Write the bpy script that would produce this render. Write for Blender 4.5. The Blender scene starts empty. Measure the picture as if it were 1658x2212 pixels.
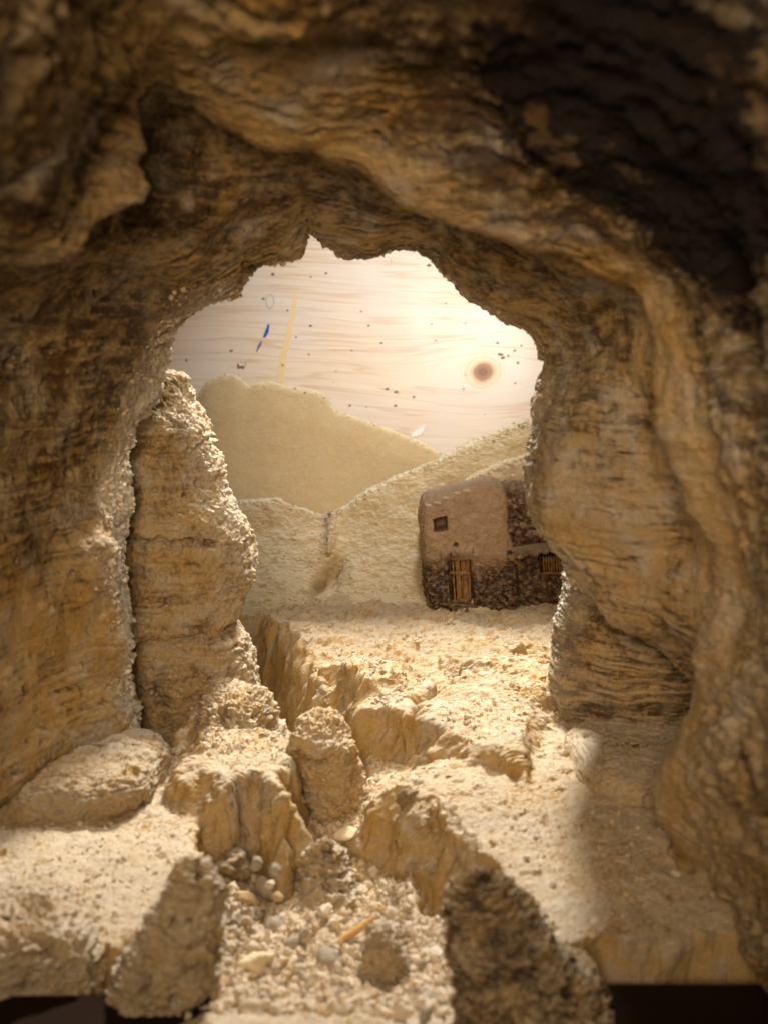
import bpy, math, random
import numpy as np
from mathutils import Vector

# ------------------------------------------------------------------ camera
C = bpy.context.scene.collection
sc = bpy.context.scene
random.seed(7)
TILT = math.radians(-8.0)
TAN = 0.466
cam_d = bpy.data.cameras.new('camera')
cam_d.sensor_fit = 'VERTICAL'
cam_d.sensor_height = 24.0
cam_d.lens = 12.0 / TAN
cam_d.clip_start = 0.05
cam_d.clip_end = 200
cam_d.dof.use_dof = True
cam_d.dof.focus_distance = 6.4
cam_d.dof.aperture_fstop = 0.85
cam = bpy.data.objects.new('camera', cam_d)
cam.rotation_euler = (math.radians(90) + TILT, 0, 0)
C.objects.link(cam)
sc.camera = cam
# ------------------------------------------------------------------ world and lamps
w = bpy.data.worlds.new('World')
sc.world = w
w.use_nodes = True
w.node_tree.nodes['Background'].inputs[0].default_value = (1.0, 0.72, 0.45, 1)
w.node_tree.nodes['Background'].inputs[1].default_value = 0.035
sc.view_settings.view_transform = 'Standard'
sc.view_settings.look = 'None'
sc.view_settings.exposure = 0.9
sc.view_settings.gamma = 1.0


def aim(o, target):
    d = Vector(target) - o.location
    o.rotation_euler = d.to_track_quat('-Z', 'Y').to_euler()


def spot(name, loc, target, watts, deg, blend, col, radius):
    l = bpy.data.lights.new(name, 'SPOT')
    l.energy = watts
    l.spot_size = math.radians(deg)
    l.spot_blend = blend
    l.color = col
    l.shadow_soft_size = radius
    o = bpy.data.objects.new(name, l)
    o.location = loc
    C.objects.link(o)
    aim(o, target)
    return o


def area(name, loc, target, watts, size, col):
    l = bpy.data.lights.new(name, 'AREA')
    l.energy = watts
    l.size = size
    l.color = col
    o = bpy.data.objects.new(name, l)
    o.location = loc
    C.objects.link(o)
    aim(o, target)
    return o


# a small LED over the backboard, one over the landscape that shines out through the arch, an added fill spot from the camera side
spot('backboard_lamp', (1.0, 9.2, 0.45), (0.72, 10.2, -0.05), 20, 140, 1.0, (1.0, 0.94, 0.84), 0.08)
spot('wash_lamp', (0.5, 6.9, 3.4), (0.1, 10.0, -0.35), 560, 60, 1.0, (0.98, 0.95, 0.90), 0.25)
spot('overhead_lamp', (0.50, 6.2, 2.2), (-0.2, 4.5, -1.9), 185, 120, 0.9, (1.0, 0.91, 0.79), 0.18)
spot('landscape_lamp', (0.50, 9.0, 3.7), (0.1, 3.5, -1.9), 2350, 62, 1.0, (1.0, 0.93, 0.84), 0.36)
spot('cave_fill_spot', (-0.5, -1.6, 1.0), (0.1, 4.5, 0.10), 600, 68, 1.0, (1.0, 0.75, 0.49), 0.9)

# ------------------------------------------------------------------ picture helpers: a point at depth Y seen at (dx, dy)
W2, H2 = 829.0, 1105.5
cp, sp = math.cos(TILT), math.sin(TILT)


def P(dx, dy, Y):
    a = (np.asarray(dx, float) - W2) / H2 * TAN
    b = (H2 - np.asarray(dy, float)) / H2 * TAN
    y = cp - sp * b
    z = sp + cp * b
    k = np.asarray(Y, float) / y
    return np.stack(np.broadcast_arrays(a * k, y * k, z * k), -1)


def G(dx, dy, z):
    a = (dx - W2) / H2 * TAN
    b = (H2 - dy) / H2 * TAN
    y = cp - sp * b
    zz = sp + cp * b
    k = z / zz
    return np.array((a * k, y * k, z))


def pxw(Y):
    return TAN / H2 * Y * 1.01


# ------------------------------------------------------------------ noise
_r = np.random.RandomState(11)
PERM = _r.permutation(4096).astype(np.int64)
GR = _r.normal(size=(4096, 3))
GR /= np.linalg.norm(GR, axis=1)[:, None]
GR = GR.astype(np.float32)


def perlin(p, seed=0):
    sh = p.shape[:-1]
    p = p.reshape(-1, 3) + (seed * 17.31 + 100.0)
    i = np.floor(p).astype(np.int64)
    f = (p - i).astype(np.float32)
    u = f * f * f * (f * (f * 6 - 15) + 10)
    ix = [(i[:, 0] + k) & 4095 for k in (0, 1)]
    out = 0
    hx = [PERM[ix[k]] for k in (0, 1)]
    for a in (0, 1):
        wx = u[:, 0] if a else 1 - u[:, 0]
        for b in (0, 1):
            hy = PERM[(hx[a] + i[:, 1] + b) & 4095]
            wy = u[:, 1] if b else 1 - u[:, 1]
            for c in (0, 1):
                h = PERM[(hy + i[:, 2] + c) & 4095]
                g = GR[h]
                wz = u[:, 2] if c else 1 - u[:, 2]
                d = g[:, 0] * (f[:, 0] - a) + g[:, 1] * (f[:, 1] - b) + g[:, 2] * (f[:, 2] - c)
                out = out + d * wx * wy * wz
    return (out * 1.6).reshape(sh)


def fbm(p, scale, octv=4, gain=0.5, seed=0, ridged=False):
    s = 0
    a = 1.0
    t = 0
    for o in range(octv):
        n = perlin(p * scale, seed + o * 3)
        if ridged:
            n = 0.5 - np.abs(n) * 1.6
        s = s + n * a
        t += a
        a *= gain
        scale *= 2.07
    return s / t


def sstep(x, a, b):
    t = np.clip((x - a) / (b - a), 0, 1)
    return t * t * (3 - 2 * t)


# ------------------------------------------------------------------ materials
def nn(nt, t, **kw):
    n = nt.nodes.new(t)
    for k, v in kw.items():
        setattr(n, k, v)
    return n


def plaster(name, base, dark, light, stain_shade=(0.45, 0.62), stretch=(4, 4, 26), bump=0.35, dust_light_col=None, dust_light_up=0.5, scale=1.0,
            speck=0.5, stria=0.5, och_k=1.0):
    m = bpy.data.materials.new(name)
    m.use_nodes = True
    nt = m.node_tree
    L = nt.links.new
    bs = nt.nodes['Principled BSDF']
    bs.inputs['Roughness'].default_value = 0.93
    bs.inputs['Specular IOR Level'].default_value = 0.15
    tc = nn(nt, 'ShaderNodeTexCoord')

    def noise(sc_, det, rough, vec=None, dist=0.0):
        n = nn(nt, 'ShaderNodeTexNoise')
        n.inputs['Scale'].default_value = sc_
        n.inputs['Detail'].default_value = det
        n.inputs['Roughness'].default_value = rough
        n.inputs['Distortion'].default_value = dist
        L(vec or tc.outputs['Object'], n.inputs['Vector'])
        return n.outputs['Fac']

    def ramp(fac, a, b):
        r = nn(nt, 'ShaderNodeMapRange', interpolation_type='SMOOTHSTEP')
        r.inputs[1].default_value = a
        r.inputs[2].default_value = b
        L(fac, r.inputs[0])
        return r.outputs[0]

    def math_(op, a, b=None, clamp=False):
        n = nn(nt, 'ShaderNodeMath', operation=op, use_clamp=clamp)
        for i, v in enumerate((a, b)):
            if v is None:
                continue
            if isinstance(v, (int, float)):
                n.inputs[i].default_value = v
            else:
                L(v, n.inputs[i])
        return n.outputs[0]

    def mix(f, a, b):
        n = nn(nt, 'ShaderNodeMix', data_type='RGBA')
        if isinstance(f, (int, float)):
            n.inputs[0].default_value = f
        else:
            L(f, n.inputs[0])
        for i, v in ((6, a), (7, b)):
            if isinstance(v, tuple):
                n.inputs[i].default_value = (*v, 1)
            else:
                L(v, n.inputs[i])
        return n.outputs[2]

    mp = nn(nt, 'ShaderNodeMapping')
    mp.inputs['Scale'].default_value = stretch
    L(tc.outputs['Object'], mp.inputs[0])
    big = noise(2.1 * scale, 7, 0.6, dist=0.5)
    mid = noise(9 * scale, 6, 0.65)
    fine = noise(46 * scale, 4, 0.7)
    vfine = noise(150, 3, 0.75)
    st = noise(1.0, 6, 0.7, mp.outputs[0], dist=0.25)
    at = nn(nt, 'ShaderNodeAttribute', attribute_name='stain_shade')
    du = nn(nt, 'ShaderNodeAttribute', attribute_name='dust_light')
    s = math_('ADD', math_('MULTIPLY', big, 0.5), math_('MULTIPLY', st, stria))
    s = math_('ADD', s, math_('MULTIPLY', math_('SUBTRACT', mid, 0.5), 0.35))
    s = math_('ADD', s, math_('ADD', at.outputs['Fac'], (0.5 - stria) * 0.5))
    darkf = ramp(s, stain_shade[0], stain_shade[1])
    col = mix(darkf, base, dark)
    col = mix(ramp(mid, 0.42, 0.75), col, light)
    och = noise(4.3 * scale, 5, 0.6, dist=0.4)
    hs = nn(nt, 'ShaderNodeHueSaturation')
    hs.inputs['Saturation'].default_value = 1.18
    hs.inputs['Hue'].default_value = 0.497
    L(col, hs.inputs['Color'])
    col = mix(math_('MULTIPLY', ramp(och, 0.5, 0.66), och_k), col, hs.outputs[0])
    gs = nn(nt, 'ShaderNodeHueSaturation')
    gs.inputs['Saturation'].default_value = 0.62
    L(col, gs.inputs['Color'])
    col = mix(math_('MULTIPLY', ramp(och, 0.50, 0.34), och_k), col, gs.outputs[0])
    dc = dust_light_col or light
    geo = nn(nt, 'ShaderNodeNewGeometry')
    sep = nn(nt, 'ShaderNodeSeparateXYZ')
    L(geo.outputs['True Normal'], sep.inputs[0])
    up = ramp(sep.outputs['Z'], 0.5, 0.97)
    d = math_('ADD', math_('MULTIPLY', up, dust_light_up), du.outputs['Fac'])
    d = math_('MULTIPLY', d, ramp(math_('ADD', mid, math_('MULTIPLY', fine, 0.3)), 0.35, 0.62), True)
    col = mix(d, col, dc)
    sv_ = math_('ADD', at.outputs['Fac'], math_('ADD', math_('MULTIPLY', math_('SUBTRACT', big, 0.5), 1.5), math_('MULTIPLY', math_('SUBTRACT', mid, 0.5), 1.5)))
    col = mix(math_('MULTIPLY', ramp(sv_, 0.2, 0.42), ramp(at.outputs['Fac'], 0.17, 0.32)), col, (0.016, 0.011, 0.009))  # near-black where the painted shade is strongest
    # dark specks of grit
    vo = nn(nt, 'ShaderNodeTexVoronoi')
    vo.inputs['Scale'].default_value = 26 * scale
    L(tc.outputs['Object'], vo.inputs['Vector'])
    sk = ramp(vo.outputs['Distance'], 0.16, 0.07)
    sk = math_('MULTIPLY', sk, ramp(mid, 0.5, 0.62))
    col = mix(math_('MULTIPLY', sk, speck), col, tuple(c * 0.45 for c in dark))
    v = nn(nt, 'ShaderNodeHueSaturation')
    L(col, v.inputs['Color'])
    L(math_('ADD', 0.46, math_('ADD', math_('MULTIPLY', fine, 0.55), math_('MULTIPLY', vfine, 0.5))), v.inputs['Value'])
    L(v.outputs[0], bs.inputs['Base Color'])
    hgt = math_('ADD', math_('ADD', math_('MULTIPLY', fine, 0.45), math_('MULTIPLY', vfine, 0.2)), math_('ADD', math_('MULTIPLY', mid, 0.6), math_('MULTIPLY', st, 0.6)))
    bp = nn(nt, 'ShaderNodeBump')
    bp.inputs['Strength'].default_value = bump
    bp.inputs['Distance'].default_value = 0.04
    L(hgt, bp.inputs['Height'])
    L(bp.outputs[0], bs.inputs['Normal'])
    return m


M_cave = plaster('cave_plaster', (0.44, 0.30, 0.135), (0.085, 0.052, 0.026), (0.52, 0.385, 0.20), (0.37, 0.57), (5, 5, 40), 0.8,
                 (0.60, 0.54, 0.44), 0.55, 1.0, 0.8)
M_dark = plaster('umber_rock', (0.36, 0.205, 0.075), (0.040, 0.020, 0.010), (0.48, 0.31, 0.13), (0.36, 0.52), (6, 6, 14), 0.8, (0.66, 0.54, 0.36), 1.0, 1.0, 0.9, 0.3, och_k=0.3)  # strong top paling paints lit tips over the dust
M_pillar = plaster('pillar_plaster', (0.46, 0.325, 0.165), (0.11, 0.07, 0.035), (0.54, 0.42, 0.25), (0.36, 0.53), (5, 5, 40), 0.8,
                   (0.62, 0.56, 0.45), 0.55, 1.0, 0.8)
M_column = plaster('column_plaster', (0.50, 0.36, 0.18), (0.19, 0.12, 0.055), (0.60, 0.48, 0.31), (0.43, 0.64), (4, 4, 30), 0.8,
                   (0.70, 0.62, 0.50), 0.8, 1.2, 0.8)
M_ground = plaster('sandy_plaster', (0.56, 0.385, 0.175), (0.30, 0.185, 0.07), (0.62, 0.47, 0.27), (0.44, 0.66), (6, 6, 9), 0.8,
                   (0.72, 0.62, 0.47), 0.8, 1.4, 0.8, 0.3)
M_hill = plaster('green_ochre_plaster', (0.48, 0.36, 0.20), (0.39, 0.29, 0.15), (0.50, 0.39, 0.23), (0.5, 0.9), (3, 3, 4), 0.25,
                 (0.72, 0.63, 0.42), 1.0, 2.0, 0.5, 0.2, och_k=0.15)
M_mid = plaster('ochre_hill_plaster', (0.46, 0.345, 0.185), (0.30, 0.21, 0.10), (0.54, 0.43, 0.26), (0.48, 0.8), (4, 4, 18), 0.4,
                (0.74, 0.66, 0.48), 0.9, 1.5, 0.7, 0.4, och_k=0.5)
M_clay = plaster('house_clay', (0.34, 0.23, 0.145), (0.055, 0.029, 0.016), (0.44, 0.32, 0.215), (0.38, 0.58), (8, 8, 16), 0.5,
                 (0.50, 0.38, 0.27), 0.3, 3.0, 0.9, 0.4)
M_twig = plaster('twig_wood', (0.34, 0.18, 0.065), (0.12, 0.06, 0.02), (0.44, 0.27, 0.11), (0.45, 0.7), (40, 40, 5), 0.3,
                 (0.6, 0.45, 0.3), 0.2, 5.0, 0.3)
M_rim = plaster('crumbly_plaster', (0.60, 0.50, 0.35), (0.36, 0.26, 0.14), (0.70, 0.62, 0.5), (0.5, 0.75), (9, 9, 9), 0.4,
                (0.72, 0.65, 0.54), 0.6, 2.0, 0.5, 0.2)


def simple(name, col, rough=0.8, var=0.25, scale=12, spec=0.2):
    m = bpy.data.materials.new(name)
    m.use_nodes = True
    nt = m.node_tree
    bs = nt.nodes['Principled BSDF']
    bs.inputs['Roughness'].default_value = rough
    bs.inputs['Specular IOR Level'].default_value = spec
    tc = nn(nt, 'ShaderNodeTexCoord')
    n = nn(nt, 'ShaderNodeTexNoise')
    n.inputs['Scale'].default_value = scale
    n.inputs['Detail'].default_value = 6
    nt.links.new(tc.outputs['Object'], n.inputs['Vector'])
    mx = nn(nt, 'ShaderNodeMix', data_type='RGBA')
    nt.links.new(n.outputs['Fac'], mx.inputs[0])
    mx.inputs[6].default_value = (*[c * (1 - var) for c in col], 1)
    mx.inputs[7].default_value = (*[min(1, c * (1 + var)) for c in col], 1)
    nt.links.new(mx.outputs[2], bs.inputs['Base Color'])
    b = nn(nt, 'ShaderNodeBump')
    b.inputs['Strength'].default_value = 0.3
    b.inputs['Distance'].default_value = 0.02
    nt.links.new(n.outputs['Fac'], b.inputs['Height'])
    nt.links.new(b.outputs[0], bs.inputs['Normal'])
    return m


M_beige = simple('beige_stone', (0.62, 0.52, 0.38), 0.9, 0.3, 9)
M_grey = simple('grey_stone', (0.38, 0.325, 0.25), 0.9, 0.35, 9)
M_tan = simple('tan_stone', (0.50, 0.35, 0.19), 0.9, 0.35, 9)
M_brown = simple('dark_brown_board', (0.024, 0.015, 0.011), 1.0, 0.3, 4, 0.0)
M_cream = simple('cream_shell', (0.74, 0.62, 0.40), 0.6, 0.2, 9)
M_orange = simple('orange_splinter', (0.60, 0.36, 0.13), 0.7, 0.3, 9)
M_red = simple('reddish_chip', (0.45, 0.27, 0.15), 0.7, 0.3, 9)
M_blue = simple('blue_paint', (0.03, 0.09, 0.42), 0.6, 0.4, 30)
M_bluegrey = simple('blue_grey_paint', (0.16, 0.19, 0.34), 0.7, 0.4, 30)
M_paleblue = simple('pale_blue_smear', (0.50, 0.52, 0.56), 0.7, 0.1, 30)
M_yellow = simple('yellow_glaze', (0.76, 0.60, 0.34), 0.6, 0.06, 3)
M_white = simple('white_paint', (0.85, 0.85, 0.86), 0.6, 0.05, 30)
M_splat = simple('brown_splatter', (0.20, 0.14, 0.11), 0.8, 0.4, 30)
M_cavity_shade = simple('cavity_shade', (0.02, 0.014, 0.010), 0.9, 0.3, 9)


# ------------------------------------------------------------------ object helpers
def link(name, me, mat, parent=None):
    o = bpy.data.objects.new(name, me)
    C.objects.link(o)
    if mat is not None and len(me.materials) == 0:
        me.materials.append(mat)
    if parent is not None:
        o.parent = parent
    return o


def tag(o, label=None, cat=None, group=None, kind=None):
    if label:
        o['label'] = label
    if cat:
        o['category'] = cat
    if group:
        o['group'] = group
    if kind:
        o['kind'] = kind
    return o


def empty(name, loc, label, cat, group=None):
    o = bpy.data.objects.new(name, None)
    o.location = tuple(float(v) for v in loc)
    o.empty_display_size = 0.1
    C.objects.link(o)
    return tag(o, label, cat, group)


def mesh_np(name, v, quads=None, tris=None, attrs=None, smooth=True, origin=(0, 0, 0)):
    v = np.asarray(v, np.float32).reshape(-1, 3) - np.asarray(origin, np.float32)
    me = bpy.data.meshes.new(name)
    me.vertices.add(len(v))
    me.vertices.foreach_set('co', v.ravel())
    loops = []
    totals = []
    if quads is not None and len(quads):
        loops.append(np.asarray(quads, np.int32).ravel())
        totals.append(np.full(len(quads), 4, np.int32))
    if tris is not None and len(tris):
        loops.append(np.asarray(tris, np.int32).ravel())
        totals.append(np.full(len(tris), 3, np.int32))
    loops = np.concatenate(loops)
    totals = np.concatenate(totals)
    me.loops.add(len(loops))
    me.loops.foreach_set('vertex_index', loops)
    me.polygons.add(len(totals))
    st = np.concatenate(([0], np.cumsum(totals)[:-1])).astype(np.int32)
    me.polygons.foreach_set('loop_start', st)
    me.polygons.foreach_set('loop_total', totals)
    me.polygons.foreach_set('use_smooth', np.full(len(totals), smooth, bool))
    me.update(calc_edges=True)
    for k, a in (attrs or {}).items():
        at = me.attributes.new(k, 'FLOAT', 'POINT')
        at.data.foreach_set('value', np.asarray(a, np.float32).ravel())
    me.validate()
    return me


def grid_quads(h, w_, wrap=False):
    i = np.arange(h - 1)[:, None]
    j = np.arange(w_ if wrap else w_ - 1)[None, :]
    j2 = (j + 1) % w_
    a = i * w_ + j
    b = i * w_ + j2
    c = (i + 1) * w_ + j2
    d = (i + 1) * w_ + j
    return np.stack((a, b, c, d), -1).reshape(-1, 4)


def grid_normals(g, wrap=False):
    if wrap:
        du = np.roll(g, -1, 1) - np.roll(g, 1, 1)
    else:
        du = np.gradient(g, axis=1)
    dv = np.gradient(g, axis=0)
    n = np.cross(du, dv)
    l = np.linalg.norm(n, axis=-1, keepdims=True)
    return n / np.maximum(l, 1e-9)


def crom(a, t):
    """Catmull-Rom along axis 0 at parameters t (0..len-1)."""
    n = len(a)
    i = np.clip(np.floor(t).astype(int), 0, n - 2)
    f = (t - i).reshape((-1,) + (1,) * (a.ndim - 1))
    p0 = a[np.maximum(i - 1, 0)]
    p1 = a[i]
    p2 = a[i + 1]
    p3 = a[np.minimum(i + 2, n - 1)]
    return 0.5 * (2 * p1 + (p2 - p0) * f + (2 * p0 - 5 * p1 + 4 * p2 - p3) * f ** 2 + (3 * p1 - p0 - 3 * p2 + p3) * f ** 3)


def even_t(a, n):
    """parameters that space n samples evenly by length along axis 0 (mean over the others)."""
    d = np.linalg.norm(np.diff(a, axis=0), axis=-1)
    d = d.reshape(len(a) - 1, -1).mean(1) + 1e-4
    c = np.concatenate(([0], np.cumsum(d)))
    return np.interp(np.linspace(0, c[-1], n), c, np.arange(len(a)))


PIT_SHADE = None


def rocky(g, n, amp=1.0, seed=0, crumb=None, stria=1.0, big=0.05, lump=0.02, pits=1.0, crag=1.0):
    """real relief on a surface: swells, lumps, brush furrows, crumbs. g, n are (...,3).
    Recess shading painted into the colour (PIT_SHADE) darkens the furrows and pits."""
    global PIT_SHADE
    d = big * fbm(g, 2.2, 3, 0.5, seed)
    l1 = fbm(g, 7.0, 3, 0.5, seed + 20)
    l2 = fbm(g, 10.0, 5, 0.6, seed + 25, True)
    d = d + lump * (0.6 * l1 + 0.7 * crag * l2)
    nz = np.abs(n[..., 2])
    warp = fbm(g, 3.0, 2, 0.5, seed + 5) * 0.05
    q1 = np.stack((g[..., 0] * 4, g[..., 1] * 4, (g[..., 2] + warp) * 46), -1)
    q2 = np.stack((g[..., 0] * 4, (g[..., 1] + warp) * 46, g[..., 2] * 4), -1)
    k = sstep(nz, 0.45, 0.85)
    s = perlin(q1, seed + 40) * (1 - k) + perlin(q2, seed + 41) * k
    s = s + 0.6 * (perlin(q1 * 2.1, seed + 47) * (1 - k) + perlin(q2 * 2.1, seed + 48) * k)
    m = sstep(fbm(g, 2.6, 2, 0.5, seed + 44), -0.25, 0.25)
    d = d + 0.0075 * stria * s * (0.35 + m)
    f1 = fbm(g, 50.0, 3, 0.65, seed + 60)
    d = d + 0.009 * f1 * (0.4 + crag * 0.6) * (0.4 if np.max(stria) < 0.4 else 1)
    pit = sstep(fbm(g, 12.0, 3, 0.6, seed + 70), 0.26, 0.5)
    d = d - 0.026 * pit * pits
    PIT_SHADE = np.clip(-0.11 * s * stria * (0.35 + m) - 0.16 * l2 * crag - 0.16 * f1 + 0.12 * pit * pits, -0.2, 0.25)  # shade of the relief put into the colour
    if crumb is not None:
        c = np.maximum(fbm(g, 26.0, 3, 0.6, seed + 80, True), -0.15)
        c2 = np.maximum(perlin(g * 75.0, seed + 84), 0)
        d = d + crumb * (0.026 * c + 0.010 * c2)
    return g + n * (d * amp)[..., None]


# ------------------------------------------------------------------ scattered grains joined in one mesh
_ico = []
t_ = (1 + 5 ** 0.5) / 2
for a_, b_ in ((-1, t_), (1, t_), (-1, -t_), (1, -t_)):
    _ico.append((a_, b_, 0))
for a_, b_ in ((-1, t_), (1, t_), (-1, -t_), (1, -t_)):
    _ico.append((0, a_, b_))
for a_, b_ in ((-1, t_), (1, t_), (-1, -t_), (1, -t_)):
    _ico.append((b_, 0, a_))
_ico = np.array(_ico) / 1.9
_icof = np.array([(0, 11, 5), (0, 5, 1), (0, 1, 7), (0, 7, 10), (0, 10, 11), (1, 5, 9), (5, 11, 4), (11, 10, 2), (10, 7, 6), (7, 1, 8),
                  (3, 9, 4), (3, 4, 2), (3, 2, 6), (3, 6, 8), (3, 8, 9), (4, 9, 5), (2, 4, 11), (6, 2, 10), (8, 6, 7), (9, 8, 1)])


def rand_rot(rs, n):
    q = rs.normal(size=(n, 4))
    q /= np.linalg.norm(q, axis=1)[:, None]
    w_, x, y, z = q.T
    return np.stack((np.stack((1 - 2 * (y * y + z * z), 2 * (x * y - z * w_), 2 * (x * z + y * w_)), -1),
                     np.stack((2 * (x * y + z * w_), 1 - 2 * (x * x + z * z), 2 * (y * z - x * w_)), -1),
                     np.stack((2 * (x * z - y * w_), 2 * (y * z + x * w_), 1 - 2 * (x * x + y * y)), -1)), -2)


def grains(name, pts, sizes, mat, parent=None, seed=0, origin=(0, 0, 0), flat=0.6):
    rs = np.random.RandomState(seed)
    n = len(pts)
    base = _ico[None] * (1 + 0.28 * rs.normal(size=(n, 12, 1)))
    base = base * rs.uniform(flat, 1.25, size=(n, 1, 3))
    v = np.einsum('nij,nkj->nki', rand_rot(rs, n), base) * sizes[:, None, None] + pts[:, None, :]
    f = (_icof[None] + (np.arange(n) * 12)[:, None, None]).reshape(-1, 3)
    st = np.repeat(rs.normal(size=n) * 0.08, 12)
    me = mesh_np(name, v, tris=f, attrs={'stain_shade': st, 'dust_light': np.zeros(n * 12)}, smooth=False, origin=origin)
    return tag(link(name, me, mat, parent), kind='stuff')


# ------------------------------------------------------------------ loft: a rounded upright mass from its left and right outline
def loft(rows, Y, depth, n=2.3, res=(260, 300), capt=0.25, capb=0.0, lean=0.0, **rk):
    """rows: (dy, left, right[, Y offset]) top to bottom. Returns world grid (rows, around, 3) closed."""
    rows = np.array([(r[0], r[1], r[2], r[3] if len(r) > 3 else 0.0) for r in rows], float)
    t = even_t(rows[:, :3], res[0])
    R = crom(rows, t)
    yy = Y + R[:, 3] + lean * (t / t[-1])
    l = P(R[:, 1], R[:, 0], yy)
    r = P(R[:, 2], R[:, 0], yy)
    c = (l + r) / 2
    a = np.linalg.norm(r - l, axis=1) / 2
    b = np.minimum(depth, 1.3 * a + 0.02)
    f = np.linspace(0, 1, res[0])
    if capt:
        k = np.sqrt(np.clip(1 - (1 - np.clip(f / capt, 0, 1)) ** 2, 0, 1))
        b = b * k
    if capb:
        k = np.sqrt(np.clip(1 - (1 - np.clip((1 - f) / capb, 0, 1)) ** 2, 0, 1))
        b = b * k
        # outline rows already narrow
    # more samples at the front
    u = np.linspace(0, 1, res[1], endpoint=False)
    ph = 2 * np.pi * u + 0.55 * np.sin(2 * np.pi * u)   # u=.5 is front; denser there
    ph = ph - np.pi * 0.0
    cx = np.sin(ph)
    cy = np.cos(ph)
    sx = np.sign(cx) * np.abs(cx) ** (2 / n)
    sy = np.sign(cy) * np.abs(cy) ** (2 / n)
    g = np.zeros((res[0], res[1], 3))
    g[..., 0] = c[:, None, 0] + a[:, None] * sx[None]
    g[..., 1] = c[:, None, 1] + b[:, None] * sy[None]
    g[..., 2] = c[:, None, 2]
    return g


def close_caps(g):
    h, w_, _ = g.shape
    top = g[0].mean(0)
    bot = g[-1].mean(0)
    v = np.concatenate((g.reshape(-1, 3), [top, bot]))
    q = grid_quads(h, w_, True)
    j = np.arange(w_)
    j2 = (j + 1) % w_
    T = h * w_
    tri = np.concatenate((np.stack((np.full(w_, T), j2, j), -1), np.stack((np.full(w_, T + 1), (h - 1) * w_ + j, (h - 1) * w_ + j2), -1)))
    return v, q, tri


def outward(g, n, wrap=True):
    c = g.mean(axis=1, keepdims=True)
    s = np.sign((n * (g - c)).sum(-1).mean())
    return n * s


def mass(name, rows, Y, depth, mat, label=None, cat=None, parent=None, n=2.3, res=(260, 300), amp=1.0, seed=0, crumb=0.3, stria=1.0,
         big=0.05, lump=0.02, capt=0.25, capb=0.0, stain_shade=0.0, dust_light=0.0, group=None, shape=None, lean=0.0, crumbf=None, crag=1.0, pits=1.0):
    g = loft(rows, Y, depth, n, res, capt, capb, lean)
    nr = outward(g, grid_normals(g, True))
    if shape is not None:
        g = shape(g, nr)
        nr = outward(g, grid_normals(g, True))
    cr = np.full(g.shape[:2], crumb)
    if crumbf is not None:
        cr = crumbf(g, nr)
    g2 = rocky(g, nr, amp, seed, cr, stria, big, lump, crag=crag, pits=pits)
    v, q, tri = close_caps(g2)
    sa = np.append((stain_shade + PIT_SHADE).ravel(), [stain_shade] * 2)
    da = np.append((np.full(g.shape[:2], dust_light) + (0.6 if crumbf is not None else 0.12) * np.clip(cr - 0.3, 0, 1)).ravel(), [dust_light] * 2)
    org = (0, 0, 0)
    if parent is None:
        org = (float(g2[..., 0].mean()), float(g2[..., 1].mean()), float(g2[..., 2].min()))
        me = mesh_np(name, v, q, tri, {'stain_shade': sa, 'dust_light': da}, origin=org)
        o = link(name, me, mat)
        o.location = org
        tag(o, label, cat, group)
    else:
        org = tuple(parent.location)
        me = mesh_np(name, v, q, tri, {'stain_shade': sa, 'dust_light': da}, origin=org)
        o = link(name, me, mat, parent)
        if label:
            o['label'] = label
    return o, g2, nr


# =================================================================== THE SETTING
# ------------------------------------------------------------------ ground: one plaster landscape
def poly(pts, z=-1.9):
    return np.array([G(x, y, z)[:2] for x, y in pts])


def sdf(poly_, x, y):
    d = np.full(x.shape, 1e9)
    s = np.ones(x.shape)
    n = len(poly_)
    for i in range(n):
        a = poly_[i]
        b = poly_[(i + 1) % n]
        e = b - a
        wx = x - a[0]
        wy = y - a[1]
        t = np.clip((wx * e[0] + wy * e[1]) / (e @ e), 0, 1)
        dx = wx - e[0] * t
        dy = wy - e[1] * t
        d = np.minimum(d, dx * dx + dy * dy)
        c1 = y >= a[1]
        c2 = y < b[1]
        c3 = e[0] * wy > e[1] * wx
        fl = (c1 & c2 & c3) | (~c1 & ~c2 & ~c3)
        s = np.where(fl, -s, s)
    return s * np.sqrt(d)   # negative inside


SLAB = poly([(905, 1640), (855, 1692), (798, 1735), (800, 1752), (850, 1785), (908, 1820), (945, 1860), (975, 1900), (1000, 1960), (1020, 2060), (1050, 2110),
             (2600, 1500), (1300, 1520), (1000, 1560)], -1.79)
_fr = poly([(1075, 2150), (1200, 2140), (1300, 2118), (1400, 2124), (1500, 2112), (1700, 2095), (2600, 2080)], -1.905)
SLAB = np.concatenate((SLAB[:-3], _fr, SLAB[-3:]))
LEFT = poly([(-900, 1560), (600, 1600), (620, 1700), (590, 1760), (500, 1800), (480, 1870), (470, 1960), (430, 2060), (330, 2120),
             (200, 2165), (150, 2120), (60, 2085), (-60, 2070), (-900, 2060)], -1.88)
GULLY = poly([(560, 1700), (800, 1700), (900, 1900), (1010, 2150), (1010, 2420), (360, 2420), (420, 2180), (440, 2000), (480, 1850)], -2.0)
def polyz(pts):
    return np.array([G(x, y, z)[:2] for x, y, z in pts])


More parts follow.
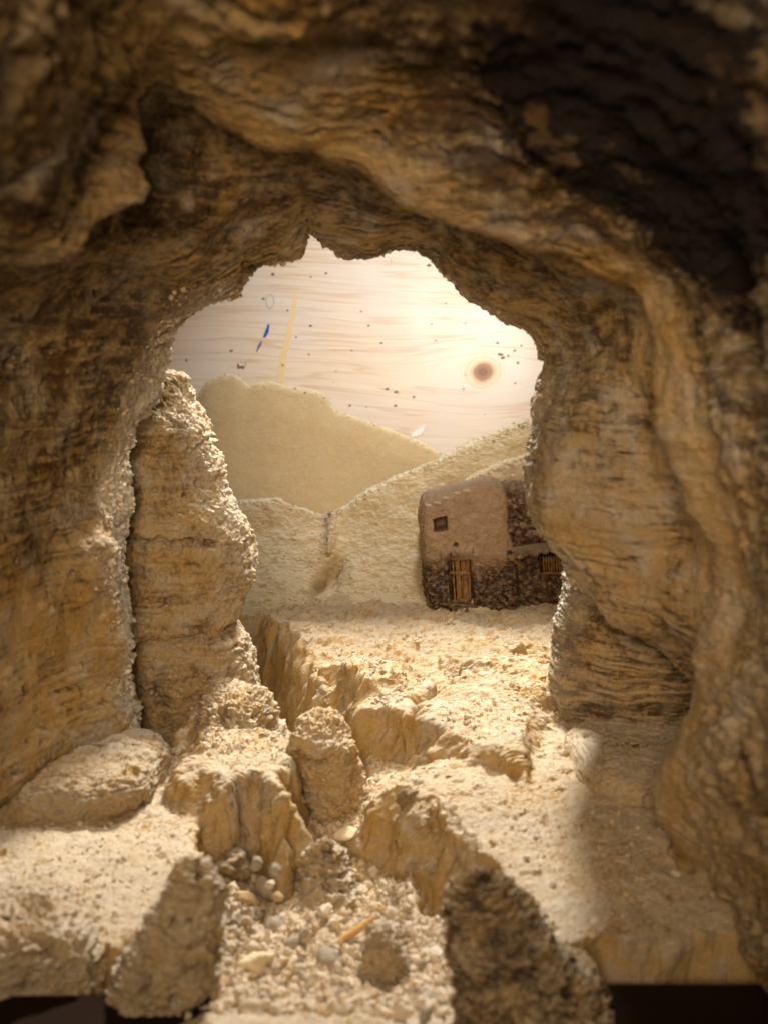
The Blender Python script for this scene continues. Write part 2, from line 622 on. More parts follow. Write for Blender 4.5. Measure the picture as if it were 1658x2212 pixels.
BASIN = polyz([(250, 1338, -1.9), (560, 1348, -1.9), (636, 1388, -1.9), (655, 1418, -1.85), (690, 1450, -1.7), (745, 1474, -1.7), (780, 1540, -1.7),
               (790, 1600, -1.75), (740, 1640, -1.8), (690, 1600, -1.74), (655, 1579, -1.74), (600, 1581, -1.74), (560, 1560, -1.74), (250, 1500, -1.74)])
SHELF = poly([(352, 1700), (366, 1712), (400, 1716), (455, 1740), (520, 1730), (560, 1762), (600, 1785), (650, 1760), (690, 1745), (668, 1660), (655, 1580), (590, 1574), (540, 1540), (352, 1520)], -1.74)
SHOULDER = poly([(660, 1425), (700, 1440), (742, 1470), (772, 1540), (815, 1556), (870, 1568), (925, 1556), (950, 1520), (935, 1470), (880, 1425), (800, 1402), (710, 1398)], -1.68)
STEP1 = poly([(880, 1600), (893, 1627), (950, 1624), (1010, 1646), (1060, 1650), (1100, 1672), (1140, 1685), (1175, 1700), (1190, 1650), (1195, 1580),
              (1230, 1450), (1000, 1440), (900, 1500)], -1.67)
STEP2 = poly([(925, 1540), (960, 1556), (1020, 1560), (1075, 1538), (1130, 1530), (1185, 1500), (1260, 1490), (2400, 1470), (2400, 1360), (1100, 1380), (960, 1420)], -1.60)
STEP3 = poly([(300, 1335), (560, 1345), (640, 1392), (668, 1412), (760, 1400), (900, 1440), (1000, 1470), (1120, 1450), (1250, 1440), (2400, 1430), (2400, 1200), (300, 1200)], -1.82)
LEDGE = poly([(960, 1448), (1030, 1462), (1110, 1448), (1180, 1420), (1300, 1415), (1300, 1380), (1150, 1385), (1040, 1410)], -1.72)


def height(x, y, fine=True):
    p = np.stack((x, y, np.zeros_like(x)), -1)
    wx = fbm(p, 4.0, 2, 0.4, 3) * 0.13
    wy = fbm(p, 4.0, 2, 0.4, 9) * 0.13
    p2 = p + 7.7
    wx2 = fbm(p2, 13, 2, 0.5, 3) * 0.014
    wy2 = fbm(p2, 13, 2, 0.5, 9) * 0.014
    X = x + wx + wx2
    Y = y + wy + wy2
    z = np.full(x.shape, -2.62)
    # floor under everything behind the front edge
    back = sstep(Y, 4.0, 4.3)
    z = np.maximum(z, -2.62 + back * 0.68)

    def plateau(z, pl, zt, wdt, soft=0.0, back=None, k3=0.02):
        d = sdf(pl, X, Y)
        k = 1 - sstep(d, -wdt, 0.01)
        rnd = soft * np.exp(-np.clip(-d, 0, 9) / 0.10)
        t = zt - rnd
        if back is not None:
            t = t - back[1] * np.clip(Y - back[0], 0, 9)
        c = z * (1 - k) + t * k
        h = np.clip(0.5 + 0.5 * (c - z) / k3, 0, 1)
        return z * (1 - h) + c * h + k3 * h * (1 - h)      # smooth union: plaster fillets the corners

    dg = sdf(GULLY, X, Y)
    z = np.maximum(z, np.where(dg < 0.15, -2.62 + 0.60 * (1 - sstep(dg, -0.02, 0.15)) + 0.07 * (1 - sstep(y, 2.7, 3.3)) * (dg < 0), -2.62))
    z = plateau(z, LEFT, -1.88, 0.12, 0.05)
    z = plateau(z, SLAB, -1.775 - 0.13 * (1 - sstep(y, 2.9, 4.2)), 0.14, 0.05)
    # gully dips a little
    z = z - 0.12 * np.exp(-(dg + 0.25) ** 2 / 0.05) * (z < -1.93) * sstep(y, 2.95, 3.5)
    z = plateau(z, SHELF, -1.72, 0.15, 0.05, k3=0.05)
    z = plateau(z, STEP1, -1.66, 0.13, 0.04, (5.4, 0.2), k3=0.03)
    z = plateau(z, STEP3, -1.84, 0.20, 0.03, (7.0, 0.10), k3=0.04)
    z = plateau(z, STEP2, -1.62, 0.20, 0.04, (5.7, 0.22), k3=0.05)
    z = plateau(z, LEDGE, -1.70, 0.16, 0.03, (6.4, 0.22), k3=0.04)
    z = plateau(z, SHOULDER, -1.63, 0.11, 0.05, (5.6, 0.18), k3=0.06)
    db = sdf(BASIN, x + 0.5 * wx, y + 0.5 * wy)
    kb = 1 - sstep(db, -0.15, 0.03)
    z = z * (1 - kb) + np.minimum(z, -2.32) * kb
    # small terraces and mounds behind
    far = sstep(y, 4.8, 5.6) * (1 - kb)
    z = z + far * (0.07 * fbm(p * np.array((0.6, 1.0, 1.0)), 2.4, 2, 0.5, 31, True) + 0.05 * fbm(p, 6.0, 3, 0.55, 33, True))
    z = z + sstep(y, 3.9, 4.4) * 0.03 * fbm(p, 7.0, 3, 0.55, 35, True)
    z = z + 0.022 * fbm(p, 5.0, 3, 0.55, 21) + 0.010 * fbm(p, 16.0, 3, 0.6, 22)
    if fine:
        rough = 0.10 + 0.85 * sstep(fbm(p, 2.4, 3, 0.5, 77), -0.05, 0.3)
        z = z + 0.012 * rough * np.maximum(fbm(p, 28, 3, 0.6, 51, True), 0.0) * 1.6
        z = z + 0.006 * perlin(p * 70, 55) * rough
        z = z + 0.004 * perlin(p * 120, 56)
        z = z - 0.02 * sstep(fbm(p, 14.0, 3, 0.6, 71), 0.3, 0.5)
    return z


nu, nv = 660, 960
_t = np.linspace(2.35, 10.3, 4000)
_d = (1 / _t) * (1 + 1.7 * sstep(_t, 3.9, 4.3) * (1 - sstep(_t, 6.2, 7.0)))
_c = np.cumsum(_d)
yy = np.interp(np.linspace(_c[0], _c[-1], nv), _c, _t)
# finer rows where the steps are
uu = np.linspace(-0.56, 0.56, nu)
gx = uu[None, :] * (yy[:, None] + 0.8) * 0.92
gy = np.repeat(yy[:, None], nu, 1)
gz = height(gx, gy)
gg = np.stack((gx, gy, gz), -1)
gn = grid_normals(gg)
gn = gn * np.sign(gn[..., 2:3])
steep = 1 - sstep(gn[..., 2], 0.35, 0.8)
gg = gg + gn * (steep * (0.07 * fbm(gg, 6.5, 4, 0.55, 91) + 0.016 * fbm(gg, 15, 4, 0.6, 94, True) + 0.012 * fbm(gg, 34, 3, 0.6, 92)))[..., None]
me = mesh_np('ground', gg, grid_quads(nv, nu), attrs={'stain_shade': np.clip(-0.22 * fbm(gg, 14, 4, 0.6, 93), -.15, .2) - 0.06 * steep, 'dust_light': np.zeros(nu * nv)})
ground = link('ground', me, M_ground)
tag(ground, 'pale sandy plaster ground with steps and a gully', None, None, 'structure')


def gz_at(x, y):
    return height(np.atleast_1d(np.asarray(x, float)), np.atleast_1d(np.asarray(y, float)), False)


def on_ground(dx, dy, z0=-1.95):
    p = G(dx, dy, z0)
    for _ in range(4):
        z = float(gz_at(p[0], p[1])[0])
        z = max(z, -2.3)
        p = G(dx, dy, z)
    return p


# dark base board under the front edge
def box_mesh(name, x0, x1, y0, y1, z0, z1, origin=(0, 0, 0)):
    v = np.array([(x, y, z) for x in (x0, x1) for y in (y0, y1) for z in (z0, z1)])
    q = [(0, 1, 3, 2), (4, 6, 7, 5), (0, 4, 5, 1), (2, 3, 7, 6), (0, 2, 6, 4), (1, 5, 7, 3)]
    return mesh_np(name, v, q, smooth=False, origin=origin)


def notched_board():
    pts = [(-4, 1.4), (4, 1.4), (4, 3.12), (0.33, 3.12), (0.27, 2.62), (-0.44, 2.62), (-0.52, 3.06), (-4, 3.06)]
    v = [(x, y, 0) for x, y in pts] + [(x, y, -0.6) for x, y in pts]
    n_ = len(pts)
    q = [(i + n_, (i + 1) % n_ + n_, (i + 1) % n_, i) for i in range(n_)] + [(0, 1, 4, 5), (1, 2, 3, 4), (0, 5, 6, 7)]
    return mesh_np('base_board', v, q[:n_] + [q[n_], q[n_ + 1], q[n_ + 2]], smooth=False)


o = link('base_board', notched_board(), M_brown)
o.location = (0, 0, -1.895)
tag(o, 'dark brown base board under the front edge of the plaster ground', 'board')

# ------------------------------------------------------------------ backboard of pine
YB = 10.2
bx0, bx1, bz0, bz1 = -5.0, 5.0, -2.6, 4.6
nbx, nbz = 420, 320
X, Z = np.meshgrid(np.linspace(bx0, bx1, nbx), np.linspace(bz0, bz1, nbz))
K = P(1042, 803, YB)
rx, rz = X - K[0], Z - K[2]
r2 = rx ** 2 * 0.30 + rz ** 2
side = np.where(rz >= 0, 1, -1)
rr = np.sqrt(r2)
pz = np.stack((X * 0.22, Z * 0.9, np.zeros_like(X)), -1)
grain = Z + 0.10 * fbm(pz, 1.3, 3, 0.5, 5) + 0.05 * np.sin(X * 1.1 + 0.6) - 0.17 * np.tanh(rz / 0.13) * np.exp(-r2 / 0.09)
bv = np.stack((X, np.full_like(X, YB), Z), -1)
wood = bpy.data.materials.new('pine_board')
wood.use_nodes = True
nt = wood.node_tree
L = nt.links.new
bs = nt.nodes['Principled BSDF']
bs.inputs['Roughness'].default_value = 0.62
bs.inputs['Specular IOR Level'].default_value = 0.25
ag = nn(nt, 'ShaderNodeAttribute', attribute_name='grain')
ak = nn(nt, 'ShaderNodeAttribute', attribute_name='knot')
tc = nn(nt, 'ShaderNodeTexCoord')
sx = nn(nt, 'ShaderNodeSeparateXYZ')
L(tc.outputs['Object'], sx.inputs[0])
cb = nn(nt, 'ShaderNodeCombineXYZ')
m1 = nn(nt, 'ShaderNodeMath', operation='MULTIPLY')
L(sx.outputs[0], m1.inputs[0])
m1.inputs[1].default_value = 0.045
L(m1.outputs[0], cb.inputs[0])
L(ag.outputs['Fac'], cb.inputs[2])


def wnoise(s, det, vec, rough=0.55):
    n = nn(nt, 'ShaderNodeTexNoise')
    n.inputs['Scale'].default_value = s
    n.inputs['Detail'].default_value = det
    n.inputs['Roughness'].default_value = rough
    L(vec, n.inputs['Vector'])
    return n.outputs['Fac']


def wramp(fac, stops):
    r = nn(nt, 'ShaderNodeValToRGB')
    e = r.color_ramp.elements
    e[0].position, e[0].color = stops[0][0], (*stops[0][1], 1)
    e[1].position, e[1].color = stops[-1][0], (*stops[-1][1], 1)
    for p_, c_ in stops[1:-1]:
        k_ = e.new(p_)
        k_.color = (*c_, 1)
    L(fac, r.inputs[0])
    return r.outputs[0]


def wmix(f, a, b, mode='MIX'):
    n = nn(nt, 'ShaderNodeMix', data_type='RGBA', blend_type=mode)
    if isinstance(f, float):
        n.inputs[0].default_value = f
    else:
        L(f, n.inputs[0])
    for i, v in ((6, a), (7, b)):
        if isinstance(v, tuple):
            n.inputs[i].default_value = (*v, 1)
        else:
            L(v, n.inputs[i])
    return n.outputs[2]


g1 = wnoise(5.0, 3, cb.outputs[0])
g2_ = wnoise(34.0, 4, cb.outputs[0], 0.7)
c1 = wramp(g1, [(0.30, (0.66, 0.47, 0.33)), (0.40, (0.78, 0.66, 0.54)), (0.47, (0.76, 0.63, 0.50)), (0.495, (0.64, 0.46, 0.33)), (0.51, (0.79, 0.68, 0.56)), (0.60, (0.75, 0.62, 0.49)), (0.615, (0.66, 0.50, 0.37)), (0.63, (0.78, 0.66, 0.54))])
c1 = wmix(wramp(g2_, [(0.45, (0, 0, 0)), (0.75, (0.5, 0.5, 0.5))]), c1, (0.60, 0.44, 0.30))
wz = wnoise(1.1, 3, tc.outputs['Object'])
c1 = wmix(wramp(wz, [(0.42, (0, 0, 0)), (0.62, (0.55, 0.55, 0.55))]), c1, (0.70, 0.66, 0.64))   # thin whitewash
kn = wramp(ak.outputs['Fac'], [(0.0, (0.40, 0.24, 0.16)), (0.03, (0.22, 0.11, 0.07)), (0.055, (0.30, 0.17, 0.11)), (0.095, (0.34, 0.20, 0.14)), (0.12, (0.66, 0.42, 0.27)),
                               (0.16, (0.80, 0.63, 0.47)), (0.18, (0.70, 0.48, 0.32)), (0.215, (0.8, 0.64, 0.48)), (0.25, (0.74, 0.55, 0.38)), (0.3, (0.8, 0.64, 0.48))])
km = wramp(ak.outputs['Fac'], [(0.0, (1, 1, 1)), (0.15, (0.9, 0.9, 0.9)), (0.27, (0, 0, 0))])
c1 = wmix(km, c1, kn)
L(c1, bs.inputs['Base Color'])
bb = nn(nt, 'ShaderNodeBump')
bb.inputs['Strength'].default_value = 0.12
bb.inputs['Distance'].default_value = 0.01
L(g2_, bb.inputs['Height'])
L(bb.outputs[0], bs.inputs['Normal'])
kr = 1.3 * np.sqrt((rx * 0.9) ** 2 + rz ** 2) * (1 + 0.14 * fbm(bv * 1.0, 6, 2, 0.5, 3))
board = empty('backboard', (0, YB, bz0), 'pale pine backboard with one round knot and paint marks', 'board')
fm = mesh_np('board_face', bv, grid_quads(nbz, nbx), attrs={'grain': grain, 'knot': kr}, origin=board.location)
bf = link('board_face', fm, wood, board)
bk = link('board_back', box_mesh('board_back', bx0, bx1, YB + 0.004, YB + 0.16, bz0, bz1, origin=board.location), wood, board)


def blotch(name, pts, mat, parent, off=0.004, label=None, thick=0.003):
    """flat paint mark on the board: an outline given in picture points."""
    P3 = [P(x, y, YB) for x, y in pts]
    c = np.mean(P3, 0)
    n = len(P3)
    v = [(p[0], YB - thick, p[2]) for p in P3] + [(p[0], YB - 0.0005, p[2]) for p in P3]
    v.append((c[0], YB - thick, c[2]))
    tri = [(2 * n, (i + 1) % n, i) for i in range(n)]
    q = [(i, (i + 1) % n, n + (i + 1) % n, n + i) for i in range(n)]
    me_ = mesh_np(name, v, q, tri, smooth=False, origin=parent.location)
    o_ = link(name, me_, mat, parent)
    if label:
        o_['label'] = label
    return o_


def stroke(pts, ws, k=6):
    pts = np.array(pts, float)
    t = np.linspace(0, len(pts) - 1, k * (len(pts) - 1) + 1)
    c = crom(pts, t)
    w_ = np.interp(t, np.arange(len(ws)), ws)
    d = np.gradient(c, axis=0)
    d /= np.linalg.norm(d, axis=1)[:, None]
    nrm = np.stack((-d[:, 1], d[:, 0]), -1)
    rs = np.random.RandomState(len(pts))
    a = c + nrm * (w_ * (1 + 0.12 * rs.normal(size=len(w_))))[:, None]
    b = c - nrm * (w_ * (1 + 0.12 * rs.normal(size=len(w_))))[:, None]
    return a, b


def ribbon(name, pts, ws, mat, parent, label=None, thick=0.003):
    a, b = stroke(pts, ws)
    n = len(a)
    A = P(a[:, 0], a[:, 1], YB)
    B = P(b[:, 0], b[:, 1], YB)
    A[:, 1] = YB - thick
    B[:, 1] = YB - thick
    A0, B0 = A.copy(), B.copy()
    A0[:, 1] = B0[:, 1] = YB - 0.0005
    v = np.concatenate((A, B, A0, B0))
    q = []
    for i in range(n - 1):
        q += [(i, i + 1, n + i + 1, n + i), (2 * n + i, 2 * n + i + 1, i + 1, i), (n + i, n + i + 1, 3 * n + i + 1, 3 * n + i)]
    me_ = mesh_np(name, v, q, smooth=False, origin=parent.location)
    o_ = link(name, me_, mat, parent)
    if label:
        o_['label'] = label
    return o_


ribbon('paint_streak', [(640, 632), (634, 672), (622, 730), (611, 780), (603, 840)], [3, 5, 6.5, 7, 6.5], M_yellow, board, 'faint yellow paint streak')
ribbon('paint_mark', [(581, 700), (577, 716), (571, 728)], [1.6, 4.2, 2.0], M_blue, board, 'bright blue brush mark', 0.005)
ribbon('paint_mark', [(566, 736), (562, 744), (558, 752), (555, 760)], [1.0, 3.0, 2.2, 0.8], M_bluegrey, board, 'broken blue-grey brush mark', 0.005)
ang = np.linspace(0, 2 * np.pi, 20, endpoint=False)
ribbon('paint_ring', [(584 + 8.5 * math.sin(a), 650 + 15 * math.cos(a)) for a in np.linspace(0, 2 * np.pi, 17)], [1.3] * 17, M_paleblue, board, 'faint blue-grey ring')
blotch('paint_drip', [(887, 938), (897, 930), (905, 927), (917, 915), (914, 928), (908, 938), (897, 943), (888, 943)], M_white, board, label='small white paint drip', thick=0.006)
rs = np.random.RandomState(4)
spk = [(590, 592, 3.2), (672, 598, 1.8), (622, 670, 2), (671, 703, 2), (640, 728, 2), (570, 645, 2), (500, 757, 2.4), (705, 590, 2), (925, 573, 3.4),
       (931, 700, 1.8), (824, 740, 2), (873, 1195, 0), (893, 857, 2), (1080, 765, 3.5), (1085, 772, 3), (1074, 740, 2.4), (1096, 768, 2.2),
       (836, 840, 2.4), (855, 846, 2.6), (853, 876, 3), (756, 876, 2.6), (796, 703, 1.6), (760, 757, 1.6), (668, 765, 1.6), (726, 801, 1.4), (962, 655, 1.8),
       (1004, 698, 1.6), (940, 735, 1.6), (1110, 757, 2), (1117, 783, 2.6), (1000, 840, 1.8), (1004, 810, 1.6), (780, 672, 1.5), (618, 870, 0)]
for k in range(12):
    spk.append((rs.uniform(390, 1150), rs.uniform(560, 900), rs.uniform(0.7, 1.5)))
sv, sf = [], []
for (x, y, r_) in spk:
    if r_ <= 0:
        continue
    b0 = len(sv)
    rr_ = rs.uniform(0.7, 1.2, 8)
    el = rs.uniform(1.0, 2.0)
    for i in range(8):
        a = i / 8 * 2 * math.pi
        p = P(x + r_ * rr_[i] * el * math.cos(a), y + r_ * rr_[i] * math.sin(a), YB)
        sv.append((p[0], YB - 0.004, p[2]))
    p = P(x, y, YB)
    sv.append((p[0], YB - 0.007, p[2]))
    sf += [(b0 + 8, b0 + (i + 1) % 8, b0 + i) for i in range(8)]
o = link('paint_speck', mesh_np('paint_speck', sv, tris=sf, smooth=False, origin=board.location), M_splat, board)
tag(o, kind='stuff')
pp = [(702, 1068), (714, 1073), (722, 1066), (708, 1060), (729, 1072), (548, 1047)]
pts = np.array([P(x / 2250 * 1658 if False else x, y, YB - 0.01) for x, y in [(518, 787), (527, 790), (531, 783), (522, 781), (406, 775), (612, 786)]])
grains('plaster_splash', pts, np.array([0.02, 0.018, 0.012, 0.012, 0.012, 0.008]), M_rim, board, 3, board.location)

# ------------------------------------------------------------------ hills: thick plaster sheets with a crumbly crest
def hill(name, crest, Yc, base_dy, Yb, mat, label, res=(300, 620), thick=0.16, seed=0, crestcr=0.8, shape=None, amp=1.0, lump=0.012, big=0.03, pits=0.5):
    crest = np.array(crest, float)
    t = even_t(crest[:, :2], res[1])
    c = crom(crest, t)
    jag = P(c[:, 0], c[:, 1], Yc)
    top = jag
    bx = P(c[:, 0], np.full(len(c), base_dy), Yb)
    # base straight below in world x
    bot = np.stack((top[:, 0] * 1.0, bx[:, 1], bx[:, 2]), -1)
    rows = []
    nb = 24
    for i in range(nb):                               # back face and rounded crest
        f = i / nb
        ph = -0.2 + f * 1.2
        if i < 8:
            z_ = top[:, 2] - (1 - i / 8) * 1.2
            y_ = top[:, 1] + thick
        else:
            a = (i - 8) / (nb - 8) * math.pi / 2
            z_ = top[:, 2] - thick * 0.35 * (1 - math.sin(a))
            y_ = top[:, 1] + thick * math.cos(a)
        rows.append(np.stack((top[:, 0], y_, z_), -1))
    nf = res[0] - nb
    for i in range(nf):
        f = i / (nf - 1)
        k = f ** 0.85
        y_ = top[:, 1] + (bot[:, 1] - top[:, 1]) * (0.25 * f + 0.75 * f ** 2)
        y_ = y_ - 0.05 * math.sin(min(1, f * 6) * math.pi / 2)
        z_ = top[:, 2] + (bot[:, 2] - top[:, 2]) * f
        rows.append(np.stack((top[:, 0], y_, z_), -1))
    g = np.array(rows)
    n = grid_normals(g)
    n = n * np.sign(-n[nb + 30:, :, 1].mean())
    v_ = np.concatenate((np.zeros(nb), np.linspace(0, 1, nf)))[:, None] * np.ones((1, res[1]))
    if shape is not None:
        g = shape(g, n, v_)
        n = grid_normals(g)
        n = n * np.sign(-n[nb + 30:, :, 1].mean())
    cr = crestcr * np.exp(-(v_ / 0.05) ** 2) + 0.12
    g = rocky(g, n, amp, seed, cr, 0.2, big, lump, pits)
    org = (float(g[..., 0].mean()), float(Yb), float(g[..., 2].min()))
    me_ = mesh_np(name, g, grid_quads(*g.shape[:2]), attrs={'stain_shade': PIT_SHADE * 0.7, 'dust_light': 0.7 * np.exp(-(v_ / 0.02) ** 2)}, origin=org)  # pale crest band paints light from above into the colour
    o_ = link(name, me_, mat)
    o_.location = org
    tag(o_, label, 'hill')
    return o_, g, n


_, gfar, nfar = hill('hill', [(120, 1010), (250, 960), (340, 915), (400, 880), (424, 858), (448, 825), (470, 812), (490, 808), (510, 812), (528, 826), (540, 831), (572, 826), (590, 826), (620, 834),
              (660, 840), (690, 846), (705, 856), (722, 882), (745, 893), (790, 909), (835, 926), (880, 944), (920, 962), (955, 983), (985, 1010), (1060, 1050),
              (1150, 1090), (1300, 1150)], 9.55, 1330, 9.0, M_hill,
     'smooth greenish back hill with a jagged pale crest against the pine board', seed=101, lump=0.004, thick=0.09, big=0.03, crestcr=0.6, amp=0.4, pits=0.0)


def mid_shape(g, n, v_):
    # seam lump where two slopes meet, with a hollow beside it
    s = P(716, 1170, 8.9)
    dx = g[..., 0] - s[0]
    prof = np.exp(-(dx / 0.055) ** 2) * sstep(v_, 0.0, 0.04) * (1 - sstep(v_, 0.40, 0.5))
    g = g + n * (0.09 * prof)[..., None]
    wv = P(530 + 0 * v_, 1085, 8.9)
    # faint folds
    h = P(705, 1238, 8.6)
    dd = ((g[..., 0] - h[0]) * 0.7 + (g[..., 2] - h[2]) * 0.7)
    de = (-(g[..., 0] - h[0]) * 0.7 + (g[..., 2] - h[2]) * 0.7)
    hol = np.exp(-(dd / 0.11) ** 2 - (de / 0.035) ** 2)
    g = g - n * (0.16 * hol)[..., None]
    # valley line below the seam
    val = np.exp(-(dx / 0.12) ** 2) * sstep(v_, 0.45, 0.7)
    g = g - n * (0.05 * val)[..., None]
    return g


_, gmid, nmid = hill('hill', [(250, 1080), (420, 1090), (500, 1088), (540, 1086), (580, 1084), (600, 1080), (622, 1090), (655, 1100), (680, 1110), (705, 1118), (716, 1120), (728, 1113), (745, 1100),
              (790, 1068), (840, 1040), (900, 1012), (960, 986), (1010, 966), (1060, 938), (1110, 918), (1150, 905), (1200, 890), (1300, 870), (1450, 850),
              (1700, 830)], 9.0, 1345, 8.0, M_mid,
     'ochre twin-sloped hill with a V notch and crumbly seam behind the house', seed=131, shape=mid_shape, lump=0.02, big=0.05, crestcr=1.0)
hill('hill', [(960, 1140), (985, 1075), (1005, 1040), (1030, 1024), (1062, 1010), (1100, 995), (1150, 982), (1200, 972), (1280, 965), (1400, 960)], 8.78, 1330, 8.55, M_mid,
     'short rough ridge just behind the clay house roof', seed=151, res=(160, 260), lump=0.02, crestcr=1.3, thick=0.22)



def crumbs_on(g_, n_, root, where, count, smin, smax, seed):
    r_ = np.random.RandomState(seed)
    w_ = where.ravel()
    idx = np.flatnonzero(w_ > 0)
    idx = r_.choice(idx, count, p=w_[idx] / w_[idx].sum())
    s_ = smin + (smax - smin) * r_.rand(count) ** 2.5
    jit = r_.normal(size=(count, 3)) * 0.006
    return grains('crumb', g_.reshape(-1, 3)[idx] + n_.reshape(-1, 3)[idx] * (s_ * 0.3)[:, None] + jit, s_, M_rim, root, seed, root.location)


hr = [o_ for o_ in C.objects if o_.name.startswith('hill')]
rowi = np.arange(300)[:, None] * np.ones((1, gmid.shape[1]))
vis = (np.abs(gmid[..., 0]) < 2.6)
xs = P(716, 1170, 8.9)[0]
wm = np.exp(-((rowi - 26) / 9) ** 2) * (0.2 + sstep(fbm(gmid * np.array((1, 0, 0)), 5, 2, 0.5, 6), 0, 0.3)) * vis
wm += 0.5 * np.exp(-((gmid[..., 0] - xs) / 0.05) ** 2) * (rowi > 24) * (rowi < 100)
crumbs_on(gmid, nmid, hr[1], wm, 1000, 0.003, 0.012, 61)
wf = np.exp(-((rowi - 26) / 5) ** 2) * (np.abs(gfar[..., 0] + 0.6) < 2)
crumbs_on(gfar, nfar, hr[0], wf, 400, 0.002, 0.008, 62)

# ------------------------------------------------------------------ the arch: one plaster shell; stations run clockwise from lower left
D = dict(r0=4.95, r1=4.62, r2=4.15, r3=3.6, r4=3.0, r5=2.1)
ST = [
    # r0            r1            r2            r3            r4            r5
    [(300, 1640, .6), (262, 1650, .5), (170, 1650, .5), (90, 1690, .5), (0, 1745, .5), (-300, 1850, .5)],
    [(290, 1590), (250, 1626), (165, 1622), (85, 1668), (0, 1720), (-300, 1830)],
    [(297, 1548), (262, 1540), (170, 1540), (85, 1565), (0, 1600), (-300, 1650)],
    [(277, 1470), (245, 1450), (150, 1440), (75, 1450), (0, 1470), (-300, 1500)],
    [(272, 1390), (240, 1375), (150, 1350), (75, 1350), (0, 1350), (-300, 1350)],
    [(279, 1325), (240, 1300), (140, 1270), (75, 1260), (0, 1250), (-300, 1220)],
    [(268, 1255, -.1), (205, 1240, -.15), (120, 1200), (60, 1180), (0, 1170), (-300, 1130)],
    [(272, 1180), (215, 1170), (130, 1120), (60, 1100), (0, 1090), (-300, 1050)],
    [(287, 1110), (222, 1100), (140, 1050), (70, 1030), (0, 1010), (-300, 960)],
    [(280, 1035), (205, 1025), (140, 980), (70, 960), (0, 940), (-300, 880)],
    [(278, 960), (235, 950), (160, 920), (80, 890), (0, 860), (-300, 800)],
    [(318, 880), (262, 880), (180, 850), (90, 810), (0, 770), (-300, 700)],
    [(352, 810), (295, 800), (200, 770), (110, 730), (20, 690), (-300, 600)],
    [(360, 745), (310, 725), (220, 690), (130, 640), (40, 600), (-300, 480)],
    [(388, 704), (340, 680), (250, 630), (160, 570), (70, 530), (-300, 350)],
    [(450, 668), (410, 620), (320, 560), (235, 490), (110, 450), (-250, 200)],
    [(508, 638), (480, 585), (390, 480), (275, 400), (150, 330), (-150, 50)],
    [(545, 580), (535, 535), (470, 420), (330, 300, .25), (225, 180), (0, -200)],
    [(600, 560), (590, 515), (530, 390), (395, 195), (280, 80), (100, -300)],
    [(642, 545), (632, 495), (590, 380), (455, 235), (350, 60), (220, -350)],
    [(656, 492), (664, 458), (665, 370), (560, 262), (500, 90), (400, -350)],
    [(700, 516), (715, 478), (740, 390), (690, 292), (660, 100), (600, -350)],
    [(790, 550), (808, 508), (820, 420), (800, 325), (810, 110), (800, -350)],
    [(862, 541), (880, 500), (900, 440), (880, 392), (940, 150), (980, -350)],
    [(922, 556), (945, 520), (985, 470), (975, 428), (1080, 180), (1200, -330)],
    [(955, 598), (990, 560), (1040, 500), (1075, 455), (1180, 230), (1400, -280)],
    [(1000, 642), (1040, 605), (1100, 535), (1170, 468), (1290, 290), (1620, -200)],
    [(1055, 684), (1090, 650), (1170, 575), (1250, 492), (1390, 360), (1850, -50)],
    [(1110, 717), (1150, 685), (1230, 625), (1335, 540), (1470, 440), (1950, 120)],
    [(1158, 752), (1200, 730), (1290, 680), (1410, 590), (1530, 530), (2000, 350)],
    [(1179, 795), (1220, 790), (1320, 760), (1450, 690), (1560, 640), (2000, 550)],
    [(1160, 850), (1200, 860), (1320, 850), (1470, 810), (1590, 780), (2000, 720)],
    [(1150, 925), (1190, 935), (1320, 940), (1492, 920), (1620, 900), (2000, 860)],
    [(1138, 1005), (1180, 1010), (1320, 1020), (1520, 1020), (1640, 1010), (2000, 980)],
    [(1142, 1082), (1185, 1075), (1330, 1090), (1550, 1110), (1660, 1110), (2000, 1100)],
    [(1165, 1145), (1205, 1130), (1340, 1150), (1575, 1190), (1670, 1200), (2000, 1210)],
    [(1200, 1198), (1240, 1180), (1360, 1220), (1590, 1270), (1680, 1290), (2000, 1310)],
    [(1232, 1240, .05), (1285, 1250), (1390, 1310), (1585, 1350), (1670, 1370), (2000, 1400)],
    [(1270, 1290, .5), (1330, 1330, .35), (1440, 1400, .2), (1565, 1420), (1660, 1450), (2000, 1480)],
    [(1420, 1420, .7), (1450, 1430, .7), (1490, 1470, .5), (1540, 1490), (1650, 1530), (2000, 1560)],
    [(1490, 1520, .8), (1500, 1520, .7), (1505, 1550, .5), (1515, 1570), (1620, 1600), (2000, 1640)],
    [(1500, 1620, .6), (1500, 1620, .6), (1495, 1630, .4), (1487, 1650), (1600, 1680), (2000, 1720)],
    [(1500, 1720, .2), (1495, 1720, .2), (1486, 1720, .1), (1474, 1720, .05), (1600, 1760, .1), (2000, 1800, .1)],
    [(1510, 1800, -.1), (1500, 1800, -.1), (1488, 1800, 0), (1474, 1800, .1), (1610, 1850, .1), (2000, 1900, .1)],
    [(1520, 1880, -.3), (1510, 1880, -.2), (1498, 1880, 0), (1484, 1885, .1), (1640, 1950, .1), (2000, 2000, .1)],
    [(1570, 1960, -.6), (1560, 1960, -.4), (1545, 1960, -.1), (1530, 1965, 0.0), (1680, 2050, .0), (2000, 2100, .1)],
    [(1640, 2050, -.9), (1630, 2050, -.6), (1620, 2060, -.25), (1600, 2050, -0.1), (1720, 2150, -.1), (2000, 2250, .1)],
    [(1720, 2200, -1.1), (1710, 2200, -.8), (1700, 2200, -.4), (1690, 2200, -0.2), (1800, 2260, -.1), (2000, 2400, .1)],
]
Dv = [D['r%d' % i] for i in range(6)]
ctrl = np.zeros((len(ST), 6, 3))
